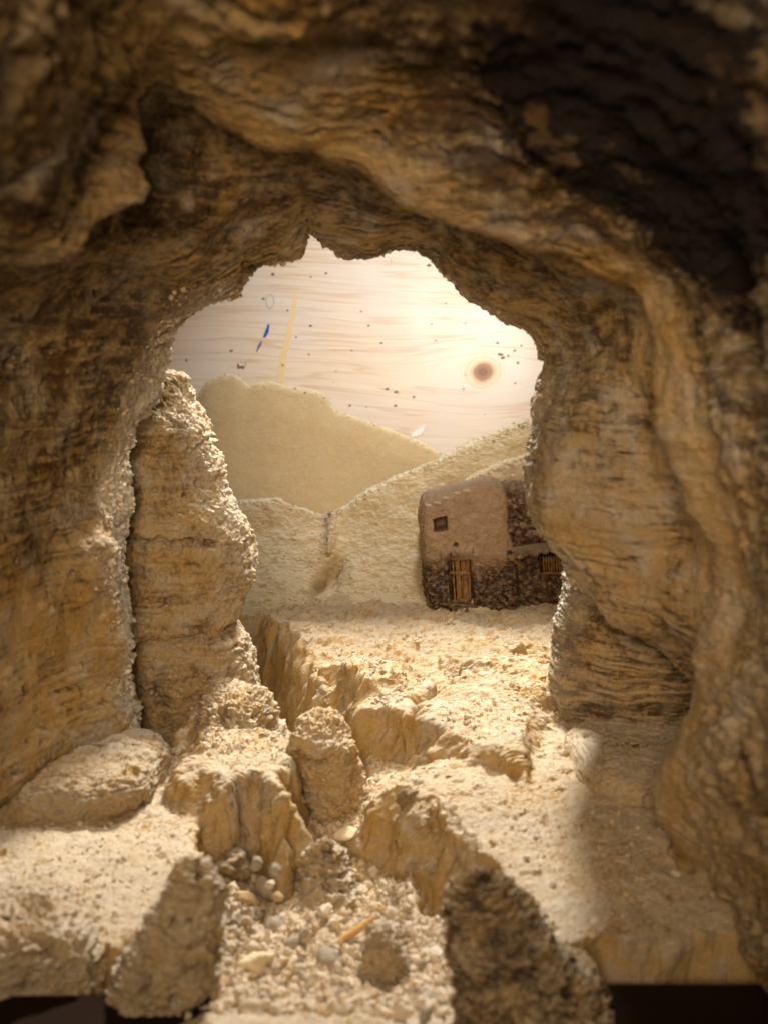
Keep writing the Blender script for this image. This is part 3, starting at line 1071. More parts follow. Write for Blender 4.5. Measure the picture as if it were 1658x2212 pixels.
for i, s_ in enumerate(ST):
    for j, q_ in enumerate(s_):
        off = q_[2] if len(q_) > 2 else 0.0
        kl = 1 - float(sstep(np.float64(i), 11, 16))
        off += kl * (0, .06, .28, .62, 1.0, 1.1)[j]
        ctrl[i, j] = P(q_[0], q_[1], Dv[j] + off)
# back of the shell: thickness, then an added unseen wall outward to block lamp light
cen = P(740, 1050, 4.95)
outd = ctrl[:, 0] - cen
outd[:, 1] = 0
ln = np.linalg.norm(outd, axis=1, keepdims=True)
ud = outd / ln
ud[40:] = np.array((1, 0, 0))
b1 = ctrl[:, 0] + ud * 0.10 + np.array((0, 0.20, 0))
b2 = ctrl[:, 0] + ud * 0.45 + np.array((0, 0.34, 0))
b3 = ctrl[:, 0] + ud * 3.2 + np.array((0, 0.45, 0))
b3[:5] = ctrl[:5, 0] + np.array((-3.2, 0.45, 0))
ctrl = np.concatenate((b3[:, None], b2[:, None], b1[:, None], ctrl), 1)    # rows 0..8, rim is row 3
NS, NV = 1150, 430
ts = even_t(ctrl[:, 3:7], NS)
g = crom(ctrl, ts)
# row samples: few on the back, most in view
tv = np.concatenate((np.linspace(0, 1.8, 12, endpoint=False), np.linspace(1.8, 3, 40, endpoint=False), np.linspace(3, 4, 120, endpoint=False),
                     np.linspace(4, 7, 200, endpoint=False), np.linspace(7, 8, NV - 372)))
g = np.swapaxes(crom(np.swapaxes(g, 0, 1), tv), 0, 1)        # (NS, NV, 3)
S = ts[:, None] * np.ones((1, NV))
V = tv[None, :] * np.ones((NS, 1))
n = grid_normals(g)
mid_ = n[:, 200:300]
if (mid_ * (np.array((0, 3.6, -0.6)) - g[:, 200:300])).sum(-1).mean() < 0:
    n = -n
front = sstep(V, 1.5, 3.0)


def bump_at(dx, dy, Y, r_, a):
    global g
    c = P(dx, dy, Y)
    d = np.linalg.norm(g - c, axis=-1)
    g = g + n * (a * np.exp(-(d / r_) ** 2))[..., None]


# ridge line between inner vault and outer face stands proud (row 6)
rid = np.exp(-((V - 6.0) / 0.22) ** 2) * sstep(S, 17, 19)
g = g + n * (0.07 * rid)[..., None]
# hollows and bulges that the photograph shows
for a_ in [(295, 350, 3.75, .20, -.20), (285, 430, 3.7, .16, -.14), (238, 300, 3.4, .10, .10), (230, 400, 3.4, .09, .10), (150, 520, 3.3, .09, .07),
           (1245, 670, 4.0, .16, -.05), (1200, 600, 4.0, .16, .06), (1270, 930, 4.35, .30, .16), (1270, 1120, 4.4, .24, .16), (1430, 880, 4.0, .16, -.12), (1450, 1020, 4.0, .16, -.12), (1480, 1150, 3.95, .14, -.10), (1250, 780, 4.4, .20, -.08), (1380, 1280, 4.3, .16, .10), (1590, 700, 3.0, .13, -.22),
           (1600, 640, 3.0, .10, -.18), (1605, 770, 3.0, .10, -.18), (230, 1200, 4.6, .12, .10), (120, 640, 3.4, .2, .05), (180, 960, 4.2, .25, .05),
           (60, 1200, 3.5, .3, -.05), (740, 90, 3.0, .12, -.08), (930, 220, 3.1, .12, -.07), (560, 60, 3.0, .12, -.08), (1050, 330, 3.2, .10, -.07),
           (1210, 330, 3.1, .10, .07), (1340, 600, 3.9, .18, -.05), (1130, 520, 4.0, .12, -.06), (470, 330, 3.8, .22, -.08), (1450, 1180, 4.0, .12, -.06),
           (330, 640, 4.3, .15, -.04), (420, 560, 4.3, .12, .05)]:
    bump_at(*a_)
n2 = grid_normals(g)
n2 = n2 * np.sign((n2 * n).sum(-1).mean())
left_edge = 1 - sstep(S, 13, 17)
crumb = 0.12 + 0.75 * left_edge * sstep(V, 2.4, 3.0) * (1 - sstep(V, 3.75, 4.35))
crumb += 0.55 * (1 - left_edge) * np.exp(-((V - 3.05) / 0.28) ** 2)
crumb += 0.6 * sstep(V, 6.1, 7.0) * sstep(S, 12, 18)
lumpf = 0.028 + 0.03 * sstep(V, 6.0, 7.0)
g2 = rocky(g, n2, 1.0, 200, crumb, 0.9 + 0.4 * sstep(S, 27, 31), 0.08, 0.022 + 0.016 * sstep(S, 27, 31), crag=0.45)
pit_shade = PIT_SHADE.copy()
# near outer face is shaggier
sh = sstep(V, 5.9, 6.8) * sstep(S, 12, 18) * 0.055 * fbm(g, 7.0, 4, 0.6, 333, True)
g2 = g2 + n2 * sh[..., None]
# rim tears
tear = np.exp(-((V - 3.0) / 0.35) ** 2) * 0.05 * fbm(g, 14, 3, 0.6, 222)
g2 = g2 + n2 * tear[..., None]
# umber stains and ochre frame, plus shade painted upper right and in hollows
stain_shade = np.zeros(S.shape)


def stain_shade_at(dx, dy, Y, r_, a):
    global stain_shade
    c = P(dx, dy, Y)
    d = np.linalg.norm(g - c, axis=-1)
    stain_shade = stain_shade + a * np.exp(-(d / r_) ** 2)


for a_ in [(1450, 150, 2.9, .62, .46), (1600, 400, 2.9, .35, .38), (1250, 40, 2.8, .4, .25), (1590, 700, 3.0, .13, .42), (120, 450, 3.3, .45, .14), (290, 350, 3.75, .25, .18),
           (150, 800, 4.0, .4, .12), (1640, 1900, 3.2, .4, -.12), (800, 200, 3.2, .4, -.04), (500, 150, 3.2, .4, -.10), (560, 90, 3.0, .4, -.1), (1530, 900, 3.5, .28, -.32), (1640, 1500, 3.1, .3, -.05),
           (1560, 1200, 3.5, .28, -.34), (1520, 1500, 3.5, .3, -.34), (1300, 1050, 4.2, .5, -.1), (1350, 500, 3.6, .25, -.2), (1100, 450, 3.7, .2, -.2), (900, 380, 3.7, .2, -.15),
           (200, 1450, 4.5, .7, -.12), (60, 1200, 3.6, .5, -.05), (1000, 560, 4.4, .3, .05), (1430, 620, 3.7, .25, -.15), (60, 650, 3.2, .25, -.16), (1480, 1750, 3.6, .3, -.2),  # paler spots paint light on ridge, outer frame and lower left wall
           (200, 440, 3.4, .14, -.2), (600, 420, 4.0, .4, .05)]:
    stain_shade_at(*a_)
stain_shade = stain_shade + pit_shade * 0.8
dust_light = 1.0 * left_edge * np.exp(-((V - 3.35) / 0.5) ** 2) + 0.25 * np.exp(-((V - 3.0) / 0.3) ** 2) + 0.35 * sstep(S, 29, 31) * np.exp(-((V - 3.5) / 0.8) ** 2)  # pale rim paints the lamp-lit edges into the colour
arch = empty('rock_arch', (-0.3, 4.6, -1.9), 'rough brown plaster cave arch framing the whole view', 'arch')


def strip(name, s0, s1, mat, label=None):
    i0 = int(np.searchsorted(ts, s0))
    i1 = min(NS, int(np.searchsorted(ts, s1)) + 1)
    sub = g2[i0:i1]
    me_ = mesh_np(name, sub, grid_quads(i1 - i0, NV), attrs={'stain_shade': stain_shade[i0:i1], 'dust_light': dust_light[i0:i1]}, origin=arch.location)
    o_ = link(name, me_, mat, arch)
    if label:
        o_['label'] = label
    return o_


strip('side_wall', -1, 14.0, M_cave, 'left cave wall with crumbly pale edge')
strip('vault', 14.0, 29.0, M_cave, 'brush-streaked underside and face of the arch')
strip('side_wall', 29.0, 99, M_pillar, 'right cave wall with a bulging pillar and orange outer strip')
# crumbs stuck along the rim
rs = np.random.RandomState(9)
pi, pv, ss = [], [], []
cand_i = rs.randint(0, NS, 60000)
cand_v = rs.randint(30, 330, 60000)
prob = (crumb[cand_i, cand_v] - 0.12) * sstep(fbm(g2[cand_i, cand_v], 5.0, 2, 0.5, 5), -0.1, 0.3) * (V[cand_i, cand_v] < 4.4)
keep = rs.rand(60000) < prob * 0.45
ci, cv = cand_i[keep][:2400], cand_v[keep][:2400]
sz = 0.004 + 0.010 * rs.rand(len(ci)) ** 3
pts = g2[ci, cv] + n2[ci, cv] * (sz * 0.4)[:, None]
grains('crumb', pts, sz, M_rim, arch, 5, arch.location)

# ------------------------------------------------------------------ pillars and boulders
_, gcol, ncol = mass('rock_column', [(806, 340, 352), (812, 322, 392), (840, 305, 398), (880, 285, 410), (920, 260, 442), (960, 240, 460), (1000, 225, 484), (1050, 220, 508), (1100, 215, 525),
                     (1150, 215, 532), (1200, 215, 535), (1250, 220, 530), (1300, 225, 522), (1350, 225, 521), (1400, 230, 532), (1450, 235, 541), (1500, 240, 556),
                     (1550, 250, 580), (1600, 260, 600), (1650, 260, 625), (1720, 250, 660), (1800, 240, 690)], 5.45, 0.30, M_column,
     'pale ochre rock column with a crumbly lit right edge left of the opening', 'rock', seed=301, res=(430, 420), n=2.6, lump=0.045, big=0.05, capt=0.12,
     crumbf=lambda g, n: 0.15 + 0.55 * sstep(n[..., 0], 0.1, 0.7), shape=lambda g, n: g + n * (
         -0.05 * np.exp(-((g[..., 2] - P(400, 1165, 5.2)[2] + 0.10 * fbm(g, 4, 3, 0.5, 8)) / 0.018) ** 2) * sstep(-g[..., 0], 0.78, 0.95)
         - 0.06 * np.exp(-((g[..., 2] - P(400, 1372, 5.2)[2] - 0.1 * g[..., 0] - 0.08) / 0.03) ** 2)
         + 0.025 * np.sin((g[..., 2]) * 9.5 + 0.5 + 3 * g[..., 0]))[..., None])
mass('boulder', [(1492, 470, 545), (1505, 455, 568), (1530, 440, 584), (1570, 430, 590), (1610, 420, 612), (1660, 410, 625), (1720, 400, 620), (1790, 390, 600)], 5.0, 0.22, M_column,
     'rounded crumbly boulder at the right foot of the rock column', 'rock', seed=311, res=(200, 240), lump=0.08, big=0.12, crumb=0.5, capt=0.3)
_, glob, nlob = mass('boulder', [(1225, 1238, 1300), (1240, 1228, 1400), (1290, 1210, 1560), (1350, 1192, 1600), (1420, 1186, 1620), (1480, 1192, 1620), (1535, 1208, 1620), (1570, 1240, 1620), (1590, 1268, 1600),
                 (1606, 1335, 1560), (1618, 1400, 1500)], 5.15, 0.38, M_pillar,
     'brush-streaked lower pillar boulder resting on a block at right', 'rock', seed=321, res=(340, 380), n=2.3, lump=0.035, big=0.06, capt=0.2, capb=0.5, stria=1.5, crag=0.4,
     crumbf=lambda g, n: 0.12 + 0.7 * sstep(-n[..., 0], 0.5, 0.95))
mass('stone_block', [(1612, 1300, 1430), (1624, 1262, 1620), (1645, 1240, 1650), (1700, 1228, 1650), (1760, 1225, 1650), (1830, 1215, 1650)], 4.45, 0.40, M_column,
     'squarish brown block under the lower pillar boulder', 'rock', seed=331, res=(190, 260), n=4.5, lump=0.02, big=0.04, crumb=0.2, capt=0.18, stria=0.7, stain_shade=-0.05, dust_light=0.1,
     shape=lambda g, n: g - n * (0.16 * np.exp(-(np.linalg.norm(g - P(1450, 1758, 4.06), axis=-1) / 0.05) ** 4))[..., None])
mass('boulder', [(1612, 180, 300), (1628, 120, 338), (1650, 60, 348), (1690, -20, 342), (1730, -120, 322), (1770, -220, 285), (1810, -300, 200), (1860, -340, 60)], 4.45, 0.36, M_cave,
     'flat ochre boulder wedged under the left cave wall', 'rock', seed=341, res=(230, 340), n=3.0, lump=0.03, big=0.06, crumb=0.3, capt=0.3, capb=0.0, stain_shade=-0.16, dust_light=0.15)
mass('rock_spike', [(1540, 678, 700), (1548, 664, 722), (1570, 655, 738), (1600, 646, 766), (1640, 648, 780), (1690, 665, 784), (1730, 672, 785), (1790, 660, 800)], 4.60, 0.15, M_ground,
     'tooth-shaped rock standing in front of the basin', 'rock', seed=371, res=(220, 220), n=2.2, lump=0.06, big=0.07, crumb=0.5, capt=0.3, stria=0.6, stain_shade=0.05)
# foreground stones, out of focus
def hollow(dx, dy, Y, r_, a):
    c = P(dx, dy, Y)
    return lambda g, n: g - n * (a * np.exp(-(np.linalg.norm(g - c, axis=-1) / r_) ** 2))[..., None]


mass('rock_spike', [(1852, 408, 432), (1864, 392, 446), (1895, 374, 458), (1940, 350, 464), (2000, 322, 466), (2060, 292, 464), (2120, 262, 462), (2200, 230, 462), (2300, 200, 462)], 3.12, 0.16, M_column,
     'tall blurred horn of rock with a dark shaded face at lower left', 'rock', seed=401, res=(220, 220), lump=0.055, big=0.03, crumb=0.7, capt=0.5, stain_shade=0.03, pits=1.8, shape=hollow(350, 2010, 2.9, .10, .08))
mass('rock_spike', [(1815, 695, 708), (1824, 675, 726), (1850, 656, 742), (1900, 646, 758), (1940, 634, 768), (1980, 618, 775), (2040, 600, 790)], 4.0, 0.17, M_column,
     'knobbly stone with a hollow face in the middle of the gravel', 'rock', seed=411, res=(180, 200), lump=0.05, big=0.02, crumb=0.8, capt=0.5, pits=2.0, shape=hollow(700, 1880, 3.86, .075, .12))
mass('rock_spike', [(2006, 815, 827), (2016, 798, 842), (2050, 782, 860), (2100, 774, 876), (2150, 768, 884), (2200, 762, 890), (2260, 755, 895)], 3.40, 0.12, M_column,
     'small blurred stone nearest the camera at the foot of the gravel', 'rock', seed=421, res=(150, 180), lump=0.045, big=0.02, crumb=0.6, capt=0.4, stain_shade=0.05)
mass('boulder', [(1896, 1008, 1046), (1912, 990, 1066), (1940, 980, 1096), (1980, 978, 1140), (2030, 985, 1182), (2080, 992, 1235), (2125, 1000, 1290), (2220, 1005, 1320)], 2.95, 0.20, M_dark,
     'dark jagged blurred rock at the front edge of the right slab', 'rock', seed=431, res=(230, 260), n=2.5, lump=0.07, big=0.03, crumb=0.8, capt=0.35, stain_shade=0.06, pits=2.2, shape=hollow(1060, 1950, 2.8, .12, .10))
mass('boulder', [(1975, -80, 60), (1985, -120, 110), (2020, -140, 170), (2060, -150, 205), (2110, -160, 215), (2180, -160, 200)], 3.2, 0.16, M_ground,
     'rough clod on the front edge of the left ground', 'rock', seed=441, res=(180, 260), n=2.5, lump=0.06, big=0.07, crumb=1.0, capt=0.35, dust_light=0.2)

# ------------------------------------------------------------------ gravel, pebbles, chips
rs = np.random.RandomState(21)


def scatter(poly_, n_, smin, smax, mat, name, seed, label, sink=0.3, clump=None, pw=3, zmax=9):
    r = np.random.RandomState(seed)
    lo, hi = poly_.min(0), poly_.max(0)
    p = r.uniform(lo, hi, size=(n_ * 3, 2))
    p = p[sdf(poly_, p[:, 0], p[:, 1]) < 0]
    if clump is not None:
        q = np.stack((p[:, 0], p[:, 1], np.zeros(len(p))), -1)
        p = p[fbm(q, clump, 2, 0.5, seed) > 0.0]
    p = p[:n_]
    s = smin + (smax - smin) * r.rand(len(p)) ** pw
    z = gz_at(p[:, 0], p[:, 1])
    e_ = 0.025
    sl = np.hypot(gz_at(p[:, 0] + e_, p[:, 1]) - z, gz_at(p[:, 0], p[:, 1] + e_) - z) / e_
    ok = (z > -2.3) & (z < zmax) & (sl < 0.75)
    p, s, z = p[ok], s[ok], z[ok]
    o_ = grains(name, np.stack((p[:, 0], p[:, 1], z + s * (0.6 - sink)), -1), s, mat, None, seed)
    tag(o_, label)
    return o_


scatter(GULLY, 7000, 0.005, 0.023, M_beige, 'gravel', 31, 'beige gravel filling the gully', zmax=-1.90)
scatter(GULLY, 900, 0.006, 0.022, M_grey, 'gravel', 32, 'grey gravel grains mixed in the gully', zmax=-1.90)
scatter(GULLY, 900, 0.006, 0.022, M_tan, 'gravel', 33, 'tan gravel grains mixed in the gully', zmax=-1.90)
scatter(SLAB, 2000, 0.004, 0.015, M_rim, 'gravel', 34, 'crumbs of plaster strewn over the right slab', clump=2.0, pw=4)
scatter(LEFT, 2200, 0.004, 0.013, M_rim, 'gravel', 35, 'crumbs of plaster strewn over the left ground', clump=2.0, pw=4)
FARP = poly([(500, 1340), (1250, 1335), (1250, 1700), (800, 1640), (650, 1420)], -1.8)
scatter(FARP, 900, 0.005, 0.018, M_rim, 'gravel', 36, 'crumbs of plaster on the steps before the house', clump=2.6, pw=3)
MIDB = poly([(330, 1690), (560, 1600), (800, 1560), (900, 1640), (800, 1760), (700, 1790), (400, 1800)], -2.0)
scatter(MIDB, 1300, 0.005, 0.018, M_rim, 'gravel', 38, 'crumbs gathered between the rocks at the head of the gully', pw=3)
RED = poly([(800, 1770), (960, 1760), (1060, 1860), (1180, 1960), (1020, 2000), (880, 1880)], -1.77)
scatter(RED, 900, 0.006, 0.024, M_rim, 'gravel', 37, 'coarser crumbs along the left rim of the right slab', pw=3)


def stone_mesh(name, seed, mat, sub=3, flat=(1, 1, 0.7), rough=0.25):
    import bmesh
    bm = bmesh.new()
    bmesh.ops.create_icosphere(bm, subdivisions=sub, radius=1.0)
    v = np.array([x.co[:] for x in bm.verts])
    d = 1 + rough * fbm(v, 1.1, 3, 0.5, seed) * 2 + 0.12 * fbm(v, 3.5, 2, 0.5, seed + 3)
    v = v * d[:, None] * np.array(flat)
    for a, b in zip(bm.verts, v):
        a.co = b
    me_ = bpy.data.meshes.new(name)
    bm.to_mesh(me_)
    bm.free()
    for p_ in me_.polygons:
        p_.use_smooth = True
    me_.materials.append(mat)
    return me_


def stone_at(name, me_, dx, dy, size, label, cat, rot, group=None, sink=0.25, sc3=(1, 1, 1)):
    p = on_ground(dx, dy)
    o_ = bpy.data.objects.new(name, me_)
    C.objects.link(o_)
    o_.location = (float(p[0]), float(p[1]), float(p[2] + size * (0.7 - sink) * sc3[2]))
    o_.scale = tuple(size * s for s in sc3)
    o_.rotation_euler = rot
    tag(o_, label, cat, group)
    return o_


sm = [stone_mesh('pebble', 500 + i, M_beige) for i in range(4)]
smg = [stone_mesh('pebble', 520 + i, M_grey) for i in range(3)]
smt = [stone_mesh('pebble', 540 + i, M_tan, 2, (1, 0.8, 0.4)) for i in range(3)]
# stones one can point at
stone_at('pebble', smg[0], 614, 1822, 0.052, 'round grey pebble at the top of the gravel gully, left of the knobbly stone', 'pebble', (0, 0, 1))
stone_at('pebble', smg[1], 575, 1930, 0.048, 'upright grey pebble left of the knobbly hollow stone', 'pebble', (1.2, 0, 2))
stone_at('pebble', smg[2], 712, 2085, 0.045, 'grey pebble beside the small near stone, on its left', 'pebble', (0, 0.4, 0))
stone_at('pebble', smg[0], 596, 2010, 0.036, 'dark grey pebble below the knobbly stone in the gravel', 'pebble', (0.5, 0.4, 0))
stone_at('shell_chip', stone_mesh('shell_chip', 561, M_cream, 3, (1, 0.45, 0.5), 0.35), 555, 2100, 0.075, 'curved cream chip lying in the near gravel', 'chip', (0.3, 0.2, 0.9))
stone_at('wood_splinter', stone_mesh('wood_splinter', 562, M_orange, 3, (1, 0.16, 0.12), 0.15), 765, 2036, 0.10, 'orange splinter pointing at the small near stone', 'splinter', (0.1, -0.35, 0.5))
stone_at('stone_chip', stone_mesh('stone_chip', 563, M_red, 3, (1, 0.55, 0.14), 0.2), 1012, 1876, 0.075, 'flat reddish chip on the right slab edge', 'chip', (0.2, -0.1, 0.1))
stone_at('stone_chip', stone_mesh('stone_chip', 564, M_tan, 3, (1, 0.5, 0.2), 0.25), 535, 1952, 0.055, 'flat tan chip in the gravel left of the upright grey pebble', 'chip', (0.3, 0.1, -0.5))
stone_at('stone_chip', stone_mesh('stone_chip', 565, M_cream, 3, (1, 0.8, 0.2), 0.2), 745, 1812, 0.05, 'pale flat chip leaning on the slab corner', 'chip', (0.2, -0.3, 0.2))
stone_at('stone_chip', smt[1], 935, 1845, 0.05, 'pale brown chip on the slab rim, beside the reddish chip', 'chip', (0.2, 0.3, 1.2))
clod = stone_mesh('stone_clod', 571, M_ground, 4, (1, 0.8, 0.75), 0.55)
stone_at('stone_clod', clod, 512, 1815, 0.07, 'crumbly beige clod at the left lip of the gravel gully', 'rock', (0, 0, 0.5), sink=0.3)
stone_at('stone_clod', clod, 505, 1885, 0.085, 'larger crumbly clod just behind the tall horn of rock', 'rock', (0.5, 0.2, 2.1), sink=0.4)
stone_at('stone_clod', clod, 880, 1740, 0.05, 'dark-sided clod lying on the far edge of the right slab', 'rock', (0.5, 1.2, 2.1))
k = 0
tries = 0
placed = []
while k < 90 and tries < 900:
    tries += 1
    dy = 1770 + 430 * rs.rand() ** 0.8
    x0 = 560 - (dy - 1770) * 0.28
    x1 = 760 + (dy - 1770) * 0.50
    dx = rs.uniform(x0, x1)
    if any(abs(dx - a) < 14 and abs(dy - b) < 10 for a, b in placed):
        continue
    if (610 < dx < 795 and 1820 < dy < 2000) or (760 < dx < 900 and dy > 2010):
        continue
    placed.append((dx, dy))
    q = rs.rand()
    ms, nm, lb, gp = (sm, 'pebble', 'one of the small beige pebbles scattered in the gravel gully', 'beige pebbles in the gully') if q < 0.6 else (
        (smg, 'pebble', 'one of the small grey pebbles scattered in the gravel gully', 'grey pebbles in the gully') if q < 0.78 else
        (smt, 'stone_chip', 'one of the small tan stone chips scattered in the gravel gully', 'tan chips in the gully'))
    stone_at(nm, ms[rs.randint(len(ms))], dx, dy, rs.uniform(0.014, 0.029), lb, 'pebble' if nm == 'pebble' else 'chip',
             tuple(rs.uniform(0, 3, 3)), gp)
    k += 1

# ------------------------------------------------------------------ the little clay house
YH = 8.05
QM = dict(bl=(921, 1331), br=(1124, 1345), tr=(1090, 1036), tl=(908, 1080))
QW = dict(bl=(1110, 1345), br=(1330, 1350), tr=(1290, 1120), tl=(1080, 1046))


def bil(q, s, t, Y):
    s = (np.asarray(s) + 1) / 2
    t = (np.asarray(t) + 1) / 2
    x = (q['bl'][0] * (1 - s) + q['br'][0] * s) * (1 - t) + (q['tl'][0] * (1 - s) + q['tr'][0] * s) * t
    y = (q['bl'][1] * (1 - s) + q['br'][1] * s) * (1 - t) + (q['tl'][1] * (1 - s) + q['tr'][1] * s) * t
    return P(x, y, Y)


def bil_inv(q, dx, dy):
    s = t = 0.0
    for _ in range(30):
        f = bil(q, s, t, 1.0)
        e = 1e-3
        tg = P(dx, dy, 1.0)
        Js = (bil(q, s + e, t, 1.0) - f) / e
        Jt = (bil(q, s, t + e, 1.0) - f) / e
        A = np.array(((Js[0], Jt[0]), (Js[2], Jt[2])))
        r = np.array((tg[0] - f[0], tg[2] - f[2]))
        d = np.linalg.solve(A, r)
        s += d[0]
        t += d[1]
    return s, t


def rbox(q, Y, depth, N, nexp, feat, seed, roughf):
    nx, ny, nz = N
    us = [np.linspace(-1, 1, k_) for k_ in N]
    faces = []
    for ax, sg in ((1, -1), (1, 1), (0, -1), (0, 1), (2, -1), (2, 1)):
        o1, o2 = [a for a in (0, 1, 2) if a != ax]
        A, B = np.meshgrid(us[o1], us[o2], indexing='ij')
        p = np.zeros(A.shape + (3,))
        p[..., o1], p[..., o2], p[..., ax] = A, B, sg
        faces.append(p)
    vs, qs, base = [], [], 0
    for p in faces:
        vs.append(p.reshape(-1, 3))
        qs.append(grid_quads(p.shape[0], p.shape[1]) + base)
        base += p.shape[0] * p.shape[1]
    v = np.concatenate(vs)
    qd = np.concatenate(qs)
    key = np.round(v * 1e5).astype(np.int64)
    _, idx, inv = np.unique(key, axis=0, return_index=True, return_inverse=True)
    inv = inv.ravel()
    v = v[idx]
    qd = inv[qd]
    nrm = (np.abs(v) ** nexp).sum(1) ** (1 / nexp)
    u = v / nrm[:, None]
    nl = np.sign(u) * np.abs(u) ** (nexp - 1)
    nl /= np.linalg.norm(nl, axis=1)[:, None]
    wv = bil(q, u[:, 0], u[:, 2], Y)
    wv[:, 1] += (u[:, 1] + 1) * depth / 2
    d = roughf(wv, u) + feat(u)
    wv = wv + nl * d[:, None]
    return wv, qd, u


house = empty('clay_house', P(1020, 1338, YH + 0.3), 'brown clay model house with a twig door and a small awning', 'model house')


def rect(u, cs, ct, hs, ht, e=0.02):
    u = u + 0.03 * fbm(u + cs * 7, 6.0, 2, 0.5, 9)[:, None]
    return (1 - sstep(np.abs(u[:, 0] - cs), hs - e, hs + e)) * (1 - sstep(np.abs(u[:, 2] - ct), ht - e, ht + e)) * (u[:, 1] < -0.5)


wS = bil_inv(QM, 951, 1133)
dS = bil_inv(QM, 995, 1258)
hS = bil_inv(QM, 984, 1176)
lS = bil_inv(QM, 985, 1193)
sS = bil_inv(QM, 994, 1318)


def featM(u):
    f = -0.30 * rect(u, wS[0], wS[1], 0.15, 0.11, 0.015)
    f = f - 0.075 * rect(u, dS[0], dS[1], 0.25, 0.335, 0.03)
    f = f - 0.10 * np.exp(-(((u[:, 0] - hS[0]) / 0.045) ** 2 + ((u[:, 2] - hS[1]) / 0.03) ** 2) ** 2) * (u[:, 1] < 0)
    f = f + 0.025 * rect(u, lS[0], lS[1], 0.36, 0.055, 0.05) + 0.02 * rect(u, sS[0], sS[1], 0.25, 0.04, 0.03)
    # upper storey stands a little proud; parapet lip
    f = f + 0.012 * sstep(u[:, 2], -0.12, 0.0) * (u[:, 1] < 0)
    # upright furrows low left, corner pilaster right
    f = f - 0.014 * np.exp(-((u[:, 0] + 0.72) / 0.03) ** 2) * (u[:, 2] < -0.15) * (u[:, 1] < 0)
    f = f + 0.02 * sstep(u[:, 0], 0.72, 0.8) * (u[:, 2] < 0.0) * (u[:, 1] < 0)
    return f


def roughM(p, u):
    lo = 1 - sstep(u[:, 2], -0.25, 0.05)
    st = fbm(p * np.array((1, 1, 1.8)), 17, 3, 0.55, 601, True)
    return 0.022 * fbm(p, 4, 2, 0.5, 602) + 0.016 * fbm(p, 20, 4, 0.6, 603) + lo * 0.030 * st


v, qd, u = rbox(QM, YH, 0.55, (230, 50, 280), 9, featM, 1, roughM)
lo = 1 - sstep(u[:, 2] + 0.15 * fbm(v, 5, 2, 0.5, 3), -0.35, 0.15)
sa = -0.09 + 0.21 * lo + 0.10 * fbm(v, 9, 4, 0.6, 7)
me = mesh_np('house_body', v, qd, attrs={'stain_shade': sa, 'dust_light': 0.1 * sstep(u[:, 2], 0.85, 1.0) + 0.40 * (1 - lo)}, origin=house.location)
link('house_body', me, M_clay, house)

wwS = bil_inv(QW, 1186, 1218)
cwS = bil_inv(QW, 1100, 1110)


def featW(u):
    f = -0.06 * rect(u, wwS[0], wwS[1], 0.20, 0.20, 0.03)
    f = f - 0.03 * rect(u, cwS[0] + 0.15, cwS[1], 0.12, 0.09, 0.06)
    f = f + 0.05 * sstep(u[:, 2], 0.25, 0.35) * (u[:, 1] < 0)
    return f


v, qd, u = rbox(QW, YH + 0.035, 0.50, (170, 36, 220), 7, featW, 2,
                lambda p, u: 0.02 * fbm(p, 4, 2, 0.5, 612) + 0.026 * fbm(p * np.array((1, 1, 1.8)), 17, 3, 0.55, 611, True) + 0.01 * fbm(p, 30, 2, 0.6, 614))
me = mesh_np('side_wing', v, qd, attrs={'stain_shade': np.full(len(v), 0.10), 'dust_light': 0.3 * sstep(u[:, 2], 0.8, 1.0)}, origin=house.location)
wing = link('side_wing', me, M_clay, house)


def stick(name, a, b, r, mat, parent, origin, seed=0, seg=7, rings=10, bend=0.0, flat=1.0):
    a, b = np.array(a, float), np.array(b, float)
    ax = b - a
    ln_ = np.linalg.norm(ax)
    ax /= ln_
    s1 = np.cross(ax, (0, 1, 0.01))
    s1 /= np.linalg.norm(s1)
    s2 = np.cross(ax, s1)
    rs_ = np.random.RandomState(seed)
    t = np.linspace(0, 1, rings)
    v_ = []
    wob = rs_.normal(size=(rings, 2)) * r * 0.22
    for i, tt in enumerate(t):
        c = a + ax * ln_ * tt + s1 * (wob[i, 0] + bend * math.sin(tt * math.pi)) + s2 * wob[i, 1]
        rr_ = r * (1 + 0.14 * rs_.normal()) * (0.55 if i in (0, rings - 1) else 1)
        for k_ in range(seg):
            p_ = 2 * math.pi * k_ / seg
            v_.append(c + s1 * rr_ * math.cos(p_) + s2 * rr_ * flat * math.sin(p_))
    v_.append(a)
    v_.append(b)
    q = grid_quads(rings, seg, True)
    tri = [(rings * seg, (k_ + 1) % seg, k_) for k_ in range(seg)] + [(rings * seg + 1, (rings - 1) * seg + k_, (rings - 1) * seg + (k_ + 1) % seg) for k_ in range(seg)]
    me_ = mesh_np(name, v_, q, tri, attrs={'stain_shade': np.full(len(v_), rs_.normal() * 0.06), 'dust_light': np.zeros(len(v_))}, origin=origin)
    return link(name, me_, mat, parent)


